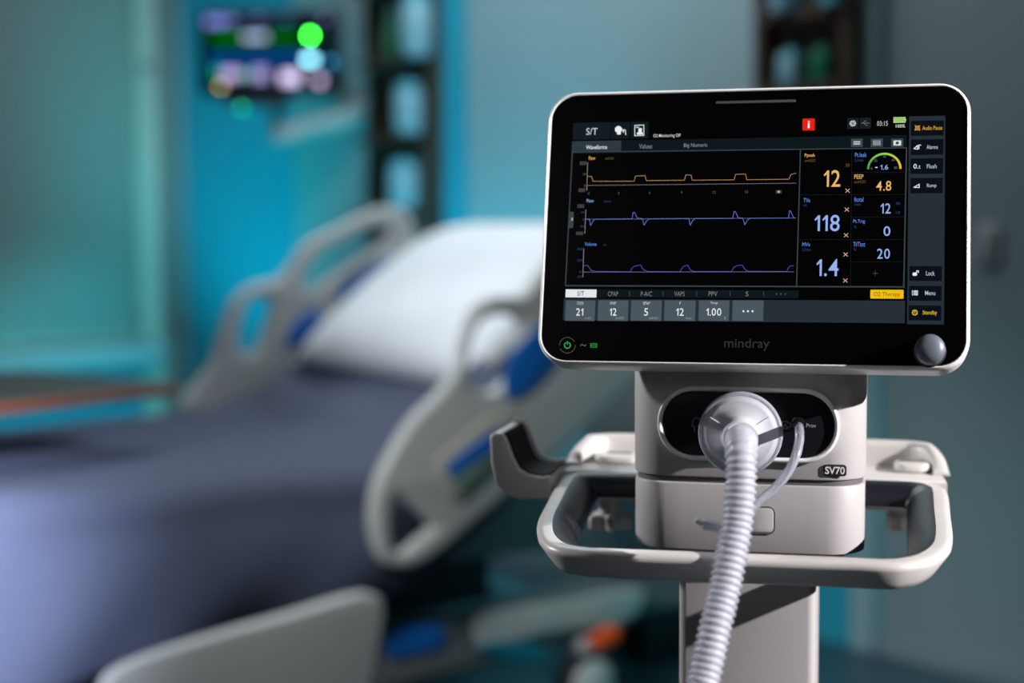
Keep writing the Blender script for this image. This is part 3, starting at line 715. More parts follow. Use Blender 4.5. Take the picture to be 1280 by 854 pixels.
def rect(px0, py0, px1, py1, rgb, k=1, name='screen_area', st=1.0):
    a = sp(px0, py0); b = sp(px1, py1); T = Tz(k)
    mb = MB(); mb.add([T @ V((x, y, 0)) for x, y in ((a[0], b[1]), (b[0], b[1]), (b[0], a[1]), (a[0], a[1]))], [(0, 1, 2, 3)])
    return mb.build(name, emit(rgb, st), scr, 0)
def rect2(pa, pb, rgb, k=1, name='screen_area', r=0.0):
    a = sp(*pa); b = sp(*pb); T = Tz(k)
    pts = rrect(b[0] - a[0], a[1] - b[1], r, 4, (a[0] + b[0]) / 2, (a[1] + b[1]) / 2) if r else [(a[0], b[1]), (b[0], b[1]), (b[0], a[1]), (a[0], a[1])]
    mb = MB(); mb.add([T @ V((x, y, 0)) for x, y in pts], [tuple(range(len(pts)))]); return mb.build(name, emit(rgb), scr, 0)
def txt(s, x0, y0, x1, y1, rgb, bold=0.0, name='screen_text', k=6):
    cx, cy = sp((x0 + x1) / 2, (y0 + y1) / 2)
    return put_text(s, cx, cy, (x1 - x0) * PXM, (y1 - y0) * PXM * 1.01, emit(rgb), scr, Tz(k), name, bold * 0.35)
def line(pts, wpx, rgb, name='screen_line', closed=False, k=5):
    return ring_line([sp(*p) for p in pts], wpx * PXM, emit(rgb), scr, Tz(k), name, closed)
OR = (236, 184, 100); ORD = (110, 80, 40); BLU = (150, 178, 240); BLL = (95, 140, 235); BLD = (48, 62, 110); GR = (150, 158, 162); WH = (235, 238, 240); PINK = (225, 170, 160)
BG = (39, 48, 54); TILE = (74, 87, 95); DK = (15, 24, 28); LN = (58, 68, 73)
# top row
rect2((716.4, 153.4), (762, 173.7), (20, 29, 34), name='mode_tile'); rect2((763.5, 152.6), (786.5, 173), (17, 26, 31), name='icon_tile'); rect2((788.5, 152), (810, 172.5), (17, 26, 31), name='icon_tile')
txt('S/T', 732.3, 159.6, 747, 168.6, (205, 212, 216)); 
line([(769, 163), (769, 160), (772, 157.6), (775, 158), (777, 160.5), (777, 163), (775.5, 164.5), (775.5, 167.5), (771.5, 167.5), (771.5, 165), (769.5, 164)], 0.8, WH, 'head_icon', True)
hp = [sp(*p) for p in [(769, 163), (769, 160), (772, 157.6), (775, 158), (777, 160.5), (777, 163), (775.5, 164.5), (775.5, 167.5), (771.5, 167.5), (771.5, 165)]]
mb = MB(); mb.add([Tz(5) @ V((x, y, 0)) for x, y in hp], [tuple(range(len(hp)))]); mb.build('head_icon', emit(WH), scr, 0)
line([(778, 163), (781.5, 162.2), (782, 168)], 1.0, WH, 'mask_icon'); line([(779, 161.5), (779, 165)], 1.2, WH, 'mask_icon')
line([(793.3, 156.5), (804.7, 156), (804.7, 169), (793.3, 169.4)], 0.9, WH, 'patient_icon', True)
for p in (((796, 165.2), (803.5, 168)), ((798, 160), (802, 165))): rect2(*p, WH, 5, 'patient_icon', 0.0004)
rect2((795, 158.5), (798.5, 159.4), WH, 5, 'patient_icon')
txt('O2 Monitoring Off', 816, 167, 851, 172.4, (215, 215, 215), 0.01)
rect2((1003.2, 148), (1018.2, 162.7), (226, 36, 22), 2, 'alert_button', 0.0006); txt('i', 1009.6, 150.8, 1012.2, 160, (255, 250, 245), 0.02)
rect2((1059, 147.3), (1073, 160.6), (24, 30, 33), name='icon_tile'); rect2((1074.6, 147), (1088.6, 160.4), (24, 30, 33), name='icon_tile')
cxy = (1066, 154)
mb = MB(); a = sp(*cxy); mb.add([Tz(5) @ V((a[0] + 4 * PXM * math.cos(t), a[1] + 4 * PXM * math.sin(t), 0)) for t in [k * math.pi / 8 for k in range(16)]], [tuple(range(16))]); mb.build('fan_icon', emit((190, 196, 200)), scr, 0)
for t in (0.4, 1.45, 2.5): line([(cxy[0] - 3.6 * math.cos(t), cxy[1] - 3.6 * math.sin(t)), (cxy[0] + 3.6 * math.cos(t), cxy[1] + 3.6 * math.sin(t))], 0.6, (30, 36, 40), 'fan_blade', k=7)
line([(1076.5, 153.8), (1087, 153.6)], 0.7, (110, 116, 120), 'usb_icon'); line([(1078.5, 153.8), (1081, 151), (1083, 151)], 0.7, (110, 116, 120), 'usb_icon'); line([(1080, 153.8), (1083, 156.5), (1084.5, 156.5)], 0.7, (110, 116, 120), 'usb_icon')
txt('03:15', 1096.6, 151, 1109.6, 157, (190, 194, 198))
rect2((1117.6, 147), (1131, 152.4), (150, 205, 95), 4, 'battery_icon'); rect2((1131.3, 148.4), (1132.8, 151), (170, 190, 150), 4, 'battery_icon')
line([(1117.2, 146.5), (1131.5, 146.3), (1131.5, 152.8), (1117.2, 153)], 0.6, (210, 225, 190), 'battery_icon', True)
txt('100%', 1120, 155.2, 1131, 159.3, (225, 228, 230), 0.012)
# tab bar and borders
rect2((714.8, 176.4), (1133.4, 184.9), DK, name='tab_bar'); rect2((714.8, 176.4), (776, 189.6), (46, 58, 62), 2, 'active_tab')
line([(714.9, 190), (1133.6, 184.6)], 1.2, LN, 'screen_border'); line([(715.2, 190), (706.6, 357)], 1.4, LN, 'screen_border'); line([(706.8, 357), (1130.5, 358.6)], 1.6, LN, 'screen_border')
line([(1000.5, 187), (995.6, 358)], 1.4, LN, 'screen_border'); line([(1133.2, 185), (1129.7, 358.4)], 1.6, LN, 'screen_border')
rect2((711.0, 264.5), (716.2, 285), LN, 2, 'side_tab', 0.0008); line([(714, 272), (715.6, 273.8), (714, 275.6)], 0.6, WH, 'arrow_icon')
txt('Waveforms', 731.7, 181, 759.3, 186.4, WH, 0.015); txt('Values', 798.5, 179.6, 815.4, 185.6, (130, 138, 142)); txt('Big Numeric', 854.6, 178.6, 884.4, 185, (135, 142, 146))
for x0, x1 in ((1063.9, 1078.3), (1088.6, 1103.5), (1114, 1129)): rect2((x0, 173.2), (x1, 183.3), (62, 72, 77), 3, 'icon_button')
rect2((1066.8, 176.2), (1075.2, 180.6), (175, 182, 186), 5, 'keyboard_icon'); line([(1067.5, 178.3), (1074.5, 178.2)], 0.7, (80, 90, 95), 'keyboard_icon', k=6)
line([(1092, 176), (1100, 175.9), (1100, 180.6), (1092, 180.7)], 0.9, (175, 182, 186), 'export_icon', True); line([(1093.5, 178.4), (1098.5, 178.3)], 1.6, (165, 172, 176), 'export_icon')
rect2((1116.8, 175.4), (1126.4, 181.6), (215, 220, 222), 5, 'camera_icon', 0.0005)
mb = MB(); a = sp(1121.6, 178.5); mb.add([Tz(7) @ V((a[0] + 2 * PXM * math.cos(t), a[1] + 2 * PXM * math.sin(t), 0)) for t in [k * math.pi / 6 for k in range(12)]], [tuple(range(12))]); mb.build('camera_icon', emit((62, 72, 77)), scr, 0)
# waveforms
AX = (120, 116, 120)
line([(734.3, 203), (733.3, 237.7)], 0.6, (150, 148, 148), 'plot_axis'); line([(732.2, 262), (730.8, 291.5)], 0.6, (150, 148, 148), 'plot_axis'); line([(729.4, 310.7), (728.4, 346.3)], 0.6, (150, 148, 148), 'plot_axis')
line([(734, 231.6), (995, 228.8)], 0.6, AX, 'plot_axis'); line([(732, 274), (994.5, 272.3)], 0.5, (105, 110, 160), 'plot_axis'); line([(729, 340), (992, 339.6)], 0.6, (110, 104, 150), 'plot_axis')
line([(734.3, 220.4), (739.4, 220.4), (741.2, 226.5), (792.6, 226.4), (794.2, 220), (806.2, 219.4), (807.8, 225.6), (855.5, 225.2), (857, 218.6), (863.7, 218.6), (865.3, 225.1), (917.5, 224.6), (919.5, 217.8), (931.7, 217.3), (933.3, 224.5), (986, 223.9), (988.6, 218), (995, 216.2)], 0.5, (206, 156, 98), 'waveform_trace', k=9)
A = lambda L: [(690 + x / 4.923, 130 + y / 4.923) for x, y in L]
line(A([(207, 709), (230, 708), (236, 747), (250, 722), (262, 709), (492, 706), (500, 665), (508, 668), (525, 703), (555, 705), (566, 745), (582, 718), (598, 706), (842, 704), (850, 745), (866, 716), (882, 704), (1112, 703), (1120, 660), (1128, 662), (1146, 700), (1174, 702), (1186, 743), (1202, 714), (1220, 702), (1280, 702)]) + [(985.6, 272.4), (986.7, 263.5), (988, 263.5), (991.6, 271.3), (994, 272.4)], 0.48, (122, 140, 235), 'waveform_trace', k=9)
Cc = lambda L: [(670 + x / 4.496, 280 + y / 4.496) for x, y in L]
line(Cc([(268, 235), (290, 232), (298, 246), (312, 262), (340, 267), (530, 268), (538, 250), (548, 239), (562, 235), (588, 230), (597, 248), (608, 260), (628, 267), (810, 268), (818, 250), (828, 238), (852, 231), (868, 259), (888, 267), (1098, 267), (1108, 248), (1118, 238), (1132, 233), (1160, 231), (1172, 252), (1182, 262), (1198, 266), (1259, 266)]) + [(983.5, 339.3), (985.6, 334.5), (988, 332.3), (992, 332.2)], 0.5, (96, 94, 205), 'waveform_trace', k=9)
txt('Paw', 735.7, 195, 744, 199.8, OR); txt('cmH2O', 756, 196.3, 767.3, 199.3, ORD)
txt('Flow', 733, 248.6, 742.2, 253, BLU); txt('L/min', 755, 249.8, 763.6, 252.8, BLD); txt('Volume', 730.5, 302.8, 745.7, 307.2, BLL); txt('mL', 754, 304.3, 758.5, 307, BLD)
for p in (((724.5, 201.5), (732.8, 206)), ((723, 235.3), (731, 239.8)), ((721.5, 255.2), (730, 259.7)), ((720, 289.4), (728.7, 293.6))): rect2(*p, (58, 62, 66), 4, 'scale_tile')
for s, x, y, cc in (('20', 730.5, 217.5, ORD), ('0', 731, 232, ORD), ('60', 728.4, 265.2, BLD), ('0', 729, 274.2, BLD), ('-60', 727.4, 282.8, BLD), ('500', 724.6, 311.2, BLD), ('250', 724.2, 325.4, BLD), ('0', 725, 339.8, BLD), ('-50', 723.8, 345.8, BLD)):
    txt(s, x - 1.1 * len(s), y - 1.5, x + 1.1 * len(s), y + 1.5, cc)
for s, x, y in (('0', 735.7, 241.7), ('3', 773, 241.3), ('6', 812, 240.7), ('9', 852, 240.4), ('12', 892.7, 240.2), ('15', 933, 239.8)): txt(s, x - 0.9 * len(s), y - 1.6, x + 0.9 * len(s), y + 1.6, (92, 92, 96))
rect2((969.6, 237.4), (977, 241.8), (48, 52, 56), 4, 'pause_tile'); rect2((971.8, 238.3), (974.8, 240.8), (170, 172, 175), 5, 'pause_icon')
# numbers
D1 = (24, 27, 30)
for y in (243.5, 299.6): line([(999, y), (1064, y - 0.2)], 0.7, D1, 'cell_line')
for y in (215.7, 243.3, 271.3, 299.5, 327.4): line([(1065, y), (1131.5, y - 0.4)], 0.7, D1, 'cell_line')
line([(1064.8, 188), (1063, 357)], 0.7, D1, 'cell_line')
N_ = 'number_readout'
txt('Ppeak', 1006, 191.6, 1018.6, 197.2, OR); txt('cmH2O', 1006, 198.6, 1019, 202.2, ORD); txt('50', 1057, 204.2, 1062, 208.2, ORD); txt('12', 1030, 212.3, 1050, 233.4, OR, 0.005, N_)
txt('TVe', 1004.5, 247.5, 1012.4, 252.8, BLL); txt('mL', 1004.5, 254.3, 1009, 257.8, BLD); txt('118', 1018.6, 268.4, 1049, 289, BLU, 0.005, N_)
txt('MVe', 1003, 303, 1012.4, 307.8, BLL); txt('L/min', 1003, 310, 1013.4, 313.7, BLD); txt('1.4', 1021, 323.8, 1047.6, 345.2, BLU, 0.005, N_)
for x, y in ((1059.4, 238.2), (1058.5, 261.8), (1057.6, 293.9), (1057, 318), (1056.6, 350.6)):
    line([(x - 2.4, y - 2.2), (x + 2.4, y + 2.2)], 0.8, PINK, 'limit_mark'); line([(x - 2.4, y + 2.2), (x + 2.4, y - 2.2)], 0.8, PINK, 'limit_mark')
txt('Pt.leak', 1069, 190.6, 1083, 196, BLL); txt('L/min', 1069, 198, 1079, 201.8, BLD); txt('1.6', 1100.6, 205.7, 1110, 211.9, BLU, 0.0, N_); rect2((1094, 208.6), (1097, 209.6), WH, 5, 'gauge_mark')
gc = sp(1105.3, 211); ro, ri = 20.6 * PXM, 18.0 * PXM
NA = 12
for k in range(NA):
    a0, a1 = math.pi - math.pi * k / NA, math.pi - math.pi * (k + 1) / NA; f = k / (NA - 1)
    cc = (int(90 + 50 * f * 2), int(150 + 70 * f * 2), 80) if f < 0.5 else (int(150 + 90 * (f - 0.5) * 2), int(215 - 25 * (f - 0.5) * 2), int(80 - 30 * (f - 0.5) * 2))
    am = (a0 + a1) / 2
    mb = MB(); mb.add([Tz(5) @ V((gc[0] + r * math.cos(a), gc[1] + r * math.sin(a), 0)) for r, a in ((ri, a0), (ri, am), (ri, a1), (ro, a1), (ro, am), (ro, a0))], [(5, 4, 3, 2, 1, 0)]); mb.build('gauge_arc', emit(cc), scr, 0)
for s, x, y in (('0', 1089.5, 210.4), ('20', 1094.5, 200.5), ('40', 1105.6, 195.5), ('60', 1116.5, 199.8), ('80', 1119.5, 209.5)): txt(s, x - 0.9 * len(s), y - 1.5, x + 0.9 * len(s), y + 1.5, (95, 105, 105))
txt('PEEP', 1068, 217.9, 1079, 223.4, OR); txt('cmH2O', 1068, 225.2, 1082, 228.8, ORD); txt('4.8', 1095.7, 226, 1113.6, 238.3, OR, 0.004, N_)
txt('ftotal', 1068, 246.2, 1079, 252, BLL); txt('/min', 1068, 253.6, 1076, 257, BLD); txt('12', 1101, 254, 1113, 266.7, BLU, 0.003, N_); txt('30', 1120, 252.4, 1125, 255.8, BLD); txt('10', 1120, 264, 1125, 267.3, BLD)
txt('Pt.Trig', 1066.8, 274.2, 1080.8, 279.8, BLL); txt('%', 1067.2, 282, 1070.8, 285, BLD); txt('0', 1104.6, 282.7, 1112.7, 294.8, BLU, 0.003, N_)
txt('Ti/Ttot', 1066.8, 302.2, 1081, 308, BLL); txt('%', 1066.9, 310, 1070.3, 313.3, BLD); txt('20', 1096.8, 310.8, 1112, 323.3, BLU, 0.003, N_)
line([(1091, 341.6), (1097, 341.6)], 0.8, (60, 64, 68), 'plus_mark'); line([(1094, 338.6), (1094, 344.6)], 0.8, (60, 64, 68), 'plus_mark')
# right button column
rect2((1136.4, 145.2), (1180, 405.6), BG, 1, 'side_bar')
NAVY = (11, 16, 26)
def sbtn(y0, y1, x0, x1, s, tx, rgb):
    rect2((x0, y0), (x1, y1), NAVY, 3, 'side_button', 0.0004); txt(s, tx[0], tx[1], tx[2], tx[3], rgb, 0.012)
AM = (226, 158, 40)
sbtn(150.9, 169, 1138.8, 1179.6, 'Audio Pause', (1153.5, 157, 1177.3, 162.2), AM); sbtn(174.2, 193, 1138.8, 1179.2, 'Alarms', (1158.6, 181, 1172, 186), (190, 195, 200))
sbtn(198, 216.8, 1138.2, 1178.8, 'Flush', (1159, 205, 1170.6, 210.3), (190, 195, 200)); sbtn(222.4, 241.2, 1138, 1178.4, 'Ramp', (1159, 229.4, 1170.2, 235), (190, 195, 200))
sbtn(332.4, 351.2, 1136.8, 1177.4, 'Lock', (1158, 338.8, 1168, 344.3), (190, 195, 200)); sbtn(357.2, 376, 1136.4, 1177, 'Menu', (1156.8, 363.6, 1168.6, 368.8), (190, 195, 200)); sbtn(381.6, 400.8, 1136, 1176.6, 'Standby', (1154, 388.2, 1170.6, 394.4), (235, 190, 40))
line([(1144, 162), (1145, 157.5), (1148.6, 157.5), (1149.6, 162)], 1.0, AM, 'bell_icon', True); line([(1143.6, 156.6), (1150, 162.8)], 0.7, AM, 'bell_icon'); line([(1150, 156.6), (1143.6, 162.8)], 0.7, AM, 'bell_icon')
line([(1142.5, 185.6), (1147, 181.5), (1147, 186.3)], 1.0, WH, 'alarm_icon', True); line([(1148.6, 186), (1148.6, 181.2), (1151, 181.2)], 1.0, WH, 'alarm_icon')
txt('0.', 1142, 204.6, 1147.6, 210.6, WH, 0.01); txt('t', 1148.4, 206.4, 1150.4, 210.4, WH, 0.01)
line([(1142.4, 234), (1149, 230), (1149, 234.2)], 1.0, WH, 'ramp_icon', True)
rect2((1140.8, 340.5), (1146.4, 344.6), WH, 5, 'lock_icon', 0.0008); line([(1145.5, 340.5), (1146, 338.5), (1148, 338.4), (1148, 340.5)], 1.0, WH, 'lock_icon')
for y in (363.8, 366, 368.2): rect2((1140, y - 0.7), (1141.3, y + 0.7), WH, 5, 'menu_icon'); rect2((1142.2, y - 0.7), (1147.4, y + 0.7), WH, 5, 'menu_icon')
line([(1143.5 + 3 * math.cos(t), 390.6 + 3 * math.sin(t)) for t in [k * math.pi / 6 for k in range(12)]], 1.1, (235, 190, 40), 'standby_icon', True); line([(1143.5, 389), (1143.5, 391)], 1.0, (235, 190, 40), 'standby_icon')
# mode bar and tiles
rect2((704.6, 373.4), (1131, 404), BG, 1, 'settings_bar')
rect2((707, 361.6), (998, 373), DK, 1, 'mode_bar'); rect2((707, 361.6), (745.2, 371.8), (226, 232, 234), 3, 'active_mode')
txt('S/T', 721.4, 363.8, 730.2, 369.8, (20, 22, 24), 0.015)
for s, x0, x1 in (('CPAP', 759.6, 772.8), ('P-A/C', 800.8, 815), ('VAPS', 842.8, 855.7), ('PPV', 885.7, 896.6), ('S', 932, 935.4)): txt(s, x0, 364.3, x1, 370.2, (118, 126, 130))
for x in (786.8, 828.6, 870.6, 912.4, 954.5): line([(x, 364.5), (x, 370)], 0.7, (70, 78, 82), 'mode_divider')
for x in (970.6, 976, 981.8): rect2((x - 1, 366.4), (x + 1, 368.4), (72, 80, 84), 4, 'more_dot', 0.0005)
rect2((1088, 362), (1129.4, 373.3), (240, 190, 20), 3, 'therapy_button', 0.0006); txt('O2 Therapy', 1093, 365, 1124, 371.6, (120, 84, 8))
def tile(x0, x1, cap, cw, num, nw, unit, ux):
    rect2((x0, 375.3), (x1, 401.2), TILE, 2, 'settings_tile')
    if cap: txt(cap, cw[0], 377, cw[1], 380.8, (200, 206, 210), 0.01)
    if num: txt(num, nw[0], 385.2, nw[1], 394.6, WH, 0.008, N_)
    if unit: txt(unit, ux[0], 396, ux[1], 399, (150, 160, 166))
tile(707, 743, 'O2%', (721, 729.4), '21', (719.8, 729), 'vol.%', (730.7, 739))
tile(747.8, 784.5, 'IPAP', (762.6, 770), '12', (761.8, 770.6), 'cmH2O', (769, 780)); tile(789, 826.3, 'EPAP', (804, 812.3), '5', (805, 810), 'cmH2O', (810.8, 822.3))
tile(830.8, 868.6, 'f', (849, 851), '12', (845, 854.6), '/min', (856.8, 864.2)); tile(873.6, 911, 'Tinsp', (887.5, 897), '1.00', (882.8, 901.4), 's', (905.2, 907))
tile(915.8, 953.8, None, None, None, None, None, None)
for x in (929.2, 934.8, 940.6): rect2((x - 1.2, 387.8), (x + 1.2, 390.2), WH, 5, 'more_dot', 0.0006)
# bezel marks
cpx = (709, 431.5)
for k in range(16):
    if k % 8 == 7: continue
    t0, t1 = 2 * math.pi * k / 16, 2 * math.pi * (k + 0.8) / 16
    line([(cpx[0] + 9.8 * math.cos(t), cpx[1] + 9.8 * math.sin(t)) for t in (t0, (t0 + t1) / 2, t1)], 0.6, (90, 92, 94), 'power_ring')
line([(cpx[0] + 3.8 * math.cos(t), cpx[1] + 3.8 * math.sin(t)) for t in [math.radians(-60 + 300 * k / 12) for k in range(13)]], 0.9, (70, 190, 95), 'power_icon'); line([(709, 426.6), (709, 430.6)], 0.9, (70, 190, 95), 'power_icon')
line([(725.6, 432), (727, 430.6), (728.6, 431), (730, 432.2), (731, 432.2), (732.3, 431)], 0.8, (60, 140, 70), 'mains_icon')
line([(738.2, 429.6), (745.6, 429.6), (745.6, 434), (738.2, 434)], 0.9, (40, 150, 60), 'battery_lamp', True); line([(738, 431.8), (746.2, 431.8)], 0.9, (40, 150, 60), 'battery_lamp')
cx_, cy_ = sp(933.4, 430.6); put_text('mindray', cx_, cy_, 55.5 * PXM, 15.5 * PXM, 'print_grey', scr, Tz(3), 'bezel_lettering', 0.004)
a = sp(894.5, 128.6); b = sp(994.5, 125.6); ymid = (a[1] + b[1]) / 2
mb = MB(); prism(mb, rrect(b[0] - a[0], 3.6 * PXM, 1.5 * PXM, 4, (a[0] + b[0]) / 2, ymid), Z0, Z0 + 0.0006, 0.0002, 1, LM); mb.build('light_bar', 'slot_tan', scr)
# rotary knob
kx, ky = sp(1162.4, 436, 0.012)
kT = LM @ M.Translation(V((kx, ky, Z0)))
mb = MB(); R = 18.8 * PXM
lathe(mb, [(R * 1.02, 0.0), (R * 1.02, 0.0016), (R * 0.98, 0.002)], 36, kT); kb = mb.build('knob_skirt', 'print_grey', vent)
mb = MB(); lathe(mb, [(R * 0.93, 0.0021), (R * 0.95, 0.010), (R * 0.93, 0.013), (R * 0.85, 0.0152), (R * 0.6, 0.0168), (R * 0.3, 0.0175), (R * 0.05, 0.0177)], 36, kT); mb.build('control_knob', 'knob_metal', vent, smooth=60)

# ---- trolley
tr = thing('ventilator_trolley', 'white trolley with rounded tray handle and column carrying the ventilator', 'trolley', O, -YAW)
TZ = 0.80; TR = 0.782; KS = 0.080          # rear plate height; handle height at its front and its slope
RO = [(1178, 590), (1185, 620), (1188, 645), (1191, 672), (1187, 690), (1168, 704), (1140, 711), (1108, 713), (1050, 710.5), (935, 706), (850, 702.5), (760, 699), (724, 697), (692, 691), (676, 680), (671, 667), (673, 651), (682, 633), (694, 611), (706, 594)]
pl_n = DM.to_3x3() @ V((0, -KS, 1)); pl_p = DM @ V((0, -0.11, TR - 0.004))
ROL = [DI @ atP(x, y, pl_p, pl_n) for x, y in RO]
yb = 0.190; y_in = 0.1085
tx1 = ROL[0].x + 0.002; tx0 = ROL[-1].x - 0.002
TW = tx1 - tx0; tcx = (tx0 + tx1) / 2
print('tray', [tuple(round(c, 3) for c in p[:2]) for p in ROL], tx0, tx1, 'body', xl, xr, zb, zseam, ztop)
# centre-line ring of the handle: rounded rectangle fyl .. y_in side
def sweep_ring(path, sec, z, mb, ring=True):
    n = len(path); loops = []
    for i, p in enumerate(path):
        a = V(path[i - 1]); c_ = V(path[(i + 1) % n]); t = (c_ - a).normalized(); nn = V((t.y, -t.x))
        loops.append([V((p[0] + nn.x * o, p[1] + nn.y * o, z + h + KS * (p[1] + 0.11))) for o, h in sec])
    mb.loft(loops, ring=ring)
HWD = 0.024                                              # width of the handle rim
ry = y_in + 0.012
rp = [(p.x, p.y) for p in ROL if p.y < ry - 0.035]
rp = [(tcx, ry), (tx1 - 0.05, ry), (tx1 - 0.018, ry - 0.004), (tx1 - 0.004, ry - 0.020)] + rp + [(tx0 + 0.004, ry - 0.020), (tx0 + 0.018, ry - 0.004), (tx0 + 0.05, ry)]
path = inset([tuple(p) for p in smooth_poly(rp[::-1], 5)], 0.0112)
white_sec = [(0.0, 0.0), (0.006, -0.0002), (0.0095, -0.0014), (0.0112, -0.004), (0.0108, -0.0065), (0.0040, -0.0160), (0.0015, -0.0195), (-0.002, -0.0205), (-0.009, -0.0203), (-0.0105, -0.0185), (-0.004, -0.012), (0, -0.006)]
mb = MB(); sweep_ring(path, white_sec, TR, mb); mb.build('handle_rim', 'tray_plastic', tr, smooth=50)
rub = [(-0.0003, 0.0002), (-0.004, -0.0004), (-0.0095, -0.003), (-0.0150, -0.0075), (-0.0185, -0.0125), (-0.0190, -0.0170), (-0.0108, -0.0182), (-0.0043, -0.0118), (-0.0003, -0.006)]
mb = MB(); sweep_ring(path, rub, TR, mb); mb.build('hand_grip', 'rubber', tr, smooth=50)
# rear tray plate with raised rim
po_ = [(tx0 + 0.0005, y_in), (tx1 - 0.0005, y_in), (tx1 - 0.002, yb - 0.05), (tx1 - 0.012, yb - 0.018), (tx1 - 0.035, yb), (tx0 + 0.035, yb), (tx0 + 0.012, yb - 0.018), (tx0 + 0.002, yb - 0.05)]
mb = MB(); prism(mb, po_, TZ - 0.024, TZ + 0.0005, 0.003, 3); mb.build('tray_plate', 'tray_plastic', tr)
rim_o = [V((tx1 - 0.003, yb - 0.055)), V((tx1 - 0.005, yb - 0.035)), V((tx1 - 0.018, yb - 0.014)), V((tx1 - 0.045, yb - 0.006)), V((tcx, yb - 0.004)), V((tx0 + 0.045, yb - 0.006)), V((tx0 + 0.018, yb - 0.014)), V((tx0 + 0.005, yb - 0.035)), V((tx0 + 0.003, yb - 0.055))]
pp_ = smooth_poly(rim_o, 5, False)
loops = []
for i, p in enumerate(pp_):
    t = (pp_[min(i + 1, len(pp_) - 1)] - pp_[max(i - 1, 0)]).normalized(); nn = V((t.y, -t.x))
    e = min(i, len(pp_) - 1 - i) / 8; hh = 0.020 * min(1, max(0.12, e))
    loops.append([V((p.x - nn.x * o, p.y - nn.y * o, TZ + 0.0006 + h * hh)) for o, h in ((0.007, 0), (0.0065, 0.75), (0.004, 1.0), (0.0, 1.04), (-0.004, 0.9), (-0.006, 0))])
mb = MB(); mb.loft(loops); mb.build('tray_rim', 'tray_plastic', tr, smooth=60)
for wb, cxb in ((0.040, tx0 + 0.040), (0.028, tx1 - 0.026)):
    mb = MB(); prism(mb, rrect(wb, 0.030, 0.010, 5, cxb, yb - 0.034), TZ + 0.0006, TZ + 0.008, 0.003); bl_ = mb.build('tray_block', 'tray_plastic', tr)
    mb = MB(); mb.box(cxb - 0.010, cxb + 0.010, yb - 0.034, yb - 0.030, TZ + 0.0081, TZ + 0.0088); mb.build('slot', 'seam_dark', bl_, 0)
# clamp knobs under the tray
for px in (762, 1133):
    q = dev(px, 648, y_in + 0.03); 
    mb = MB(); mb.tube([(q.x, q.y, TZ - 0.0245), (q.x, q.y, q.z + 0.004)], 0.0095, 14); mb.build('knob_stem', 'tray_plastic', tr)
    lob = [((0.0145 + 0.0045 * math.cos(5 * a)) * math.cos(a), (0.0145 + 0.0045 * math.cos(5 * a)) * math.sin(a)) for a in [2 * math.pi * k / 60 for k in range(60)]]
    mb = MB(); prism(mb, [(x + q.x, y + q.y) for x, y in lob], q.z - 0.009, q.z + 0.0038, 0.003); mb.build('clamp_knob', 'tray_plastic', tr, smooth=60)
# hose hook on the left
hy0, hy1 = 0.066, 0.132
ho = [(612, 546), (618, 541), (628, 543), (633, 550), (640, 570), (648, 586), (660, 594), (676, 597), (722, 596), (722, 625), (650, 625), (632, 620), (619, 606), (614, 580)]
HX = [(lambda p: (p.x, p.z))(dev(x, y, hy0)) for x, y in ho]
xe = max(p[0] for p in HX)
sh = tx0 - 0.0004 - xe
HXs = [(x if x < xe - 0.02 else min(x, tx0 - 0.0006), z) for x, z in HX]
print('hook', HXs[0], HXs[8], tx0)
hook = plate('hose_hook', 'tray_plastic', [HXs[::-1]], hy1 - hy0, 0.0018, tr, front((hy0 + hy1) / 2), 2)
inn = HXs[2:9]; lift = 0.0016
lin = smooth_poly([V(p) for p in inn], 3, False)
mb = MB(); loops = []
for i, p in enumerate(lin):
    t = (lin[min(i + 1, len(lin) - 1)] - lin[max(i - 1, 0)]).normalized(); nn = V((-t.y, t.x))
    loops.append([V((p.x + nn.x * o, y, p.y + nn.y * o)) for o, y in ((0.0002, hy0 + 0.004), (lift, hy0 + 0.005), (lift, hy1 - 0.003), (0.0002, hy1 - 0.002))])
mb.loft(loops); mb.build('hook_liner', 'black_liner', hook)
# raised back lip of the hook
lip = [V(p) for p in HXs[1:9]]
mb = MB(); loops = []
for i, p in enumerate(lip):
    t = (lip[min(i + 1, len(lip) - 1)] - lip[max(i - 1, 0)]).normalized(); nn = V((-t.y, t.x))
    loops.append([V((p.x + nn.x * o, y, p.y + nn.y * o)) for o, y in ((-0.001, hy1 + 0.0002), (0.004, hy1 + 0.0002), (0.004, hy1 + 0.003), (-0.001, hy1 + 0.003))])
mb.loft(loops); mb.build('hook_lip', 'tray_plastic', hook)
# column
cy0 = 0.012
cxl = dev(848, 800, cy0).x; cxr = dev(1019, 800, cy0).x
mb = MB(); prism(mb, rrect(cxr - cxl, 0.085, 0.006, 4, (cxl + cxr) / 2, cy0 + 0.0425), 0.12, zb - 0.0225, 0.001, 1); mb.build('column', 'white_plastic', tr)
mb = MB(); prism(mb, rrect(bw * 0.82, 0.082, 0.02, 6, bx, 0.055), zb - 0.022, zb - 0.0005, 0.003); mb.build('mounting_head', 'tray_plastic', tr)
mb = MB(); mb.box(tcx - 0.055, tcx + 0.055, 0.0895, y_in + 0.03, zb - 0.018, TZ - 0.0245); mb.build('tray_bracket', 'tray_plastic', tr, bevel=0.003)
mb = MB(); prism(mb, rrect(0.16, 0.13, 0.03, 6, (cxl + cxr) / 2, 0.055), 0.075, 0.1195, 0.01); mb.build('base_hub', 'tray_plastic', tr)
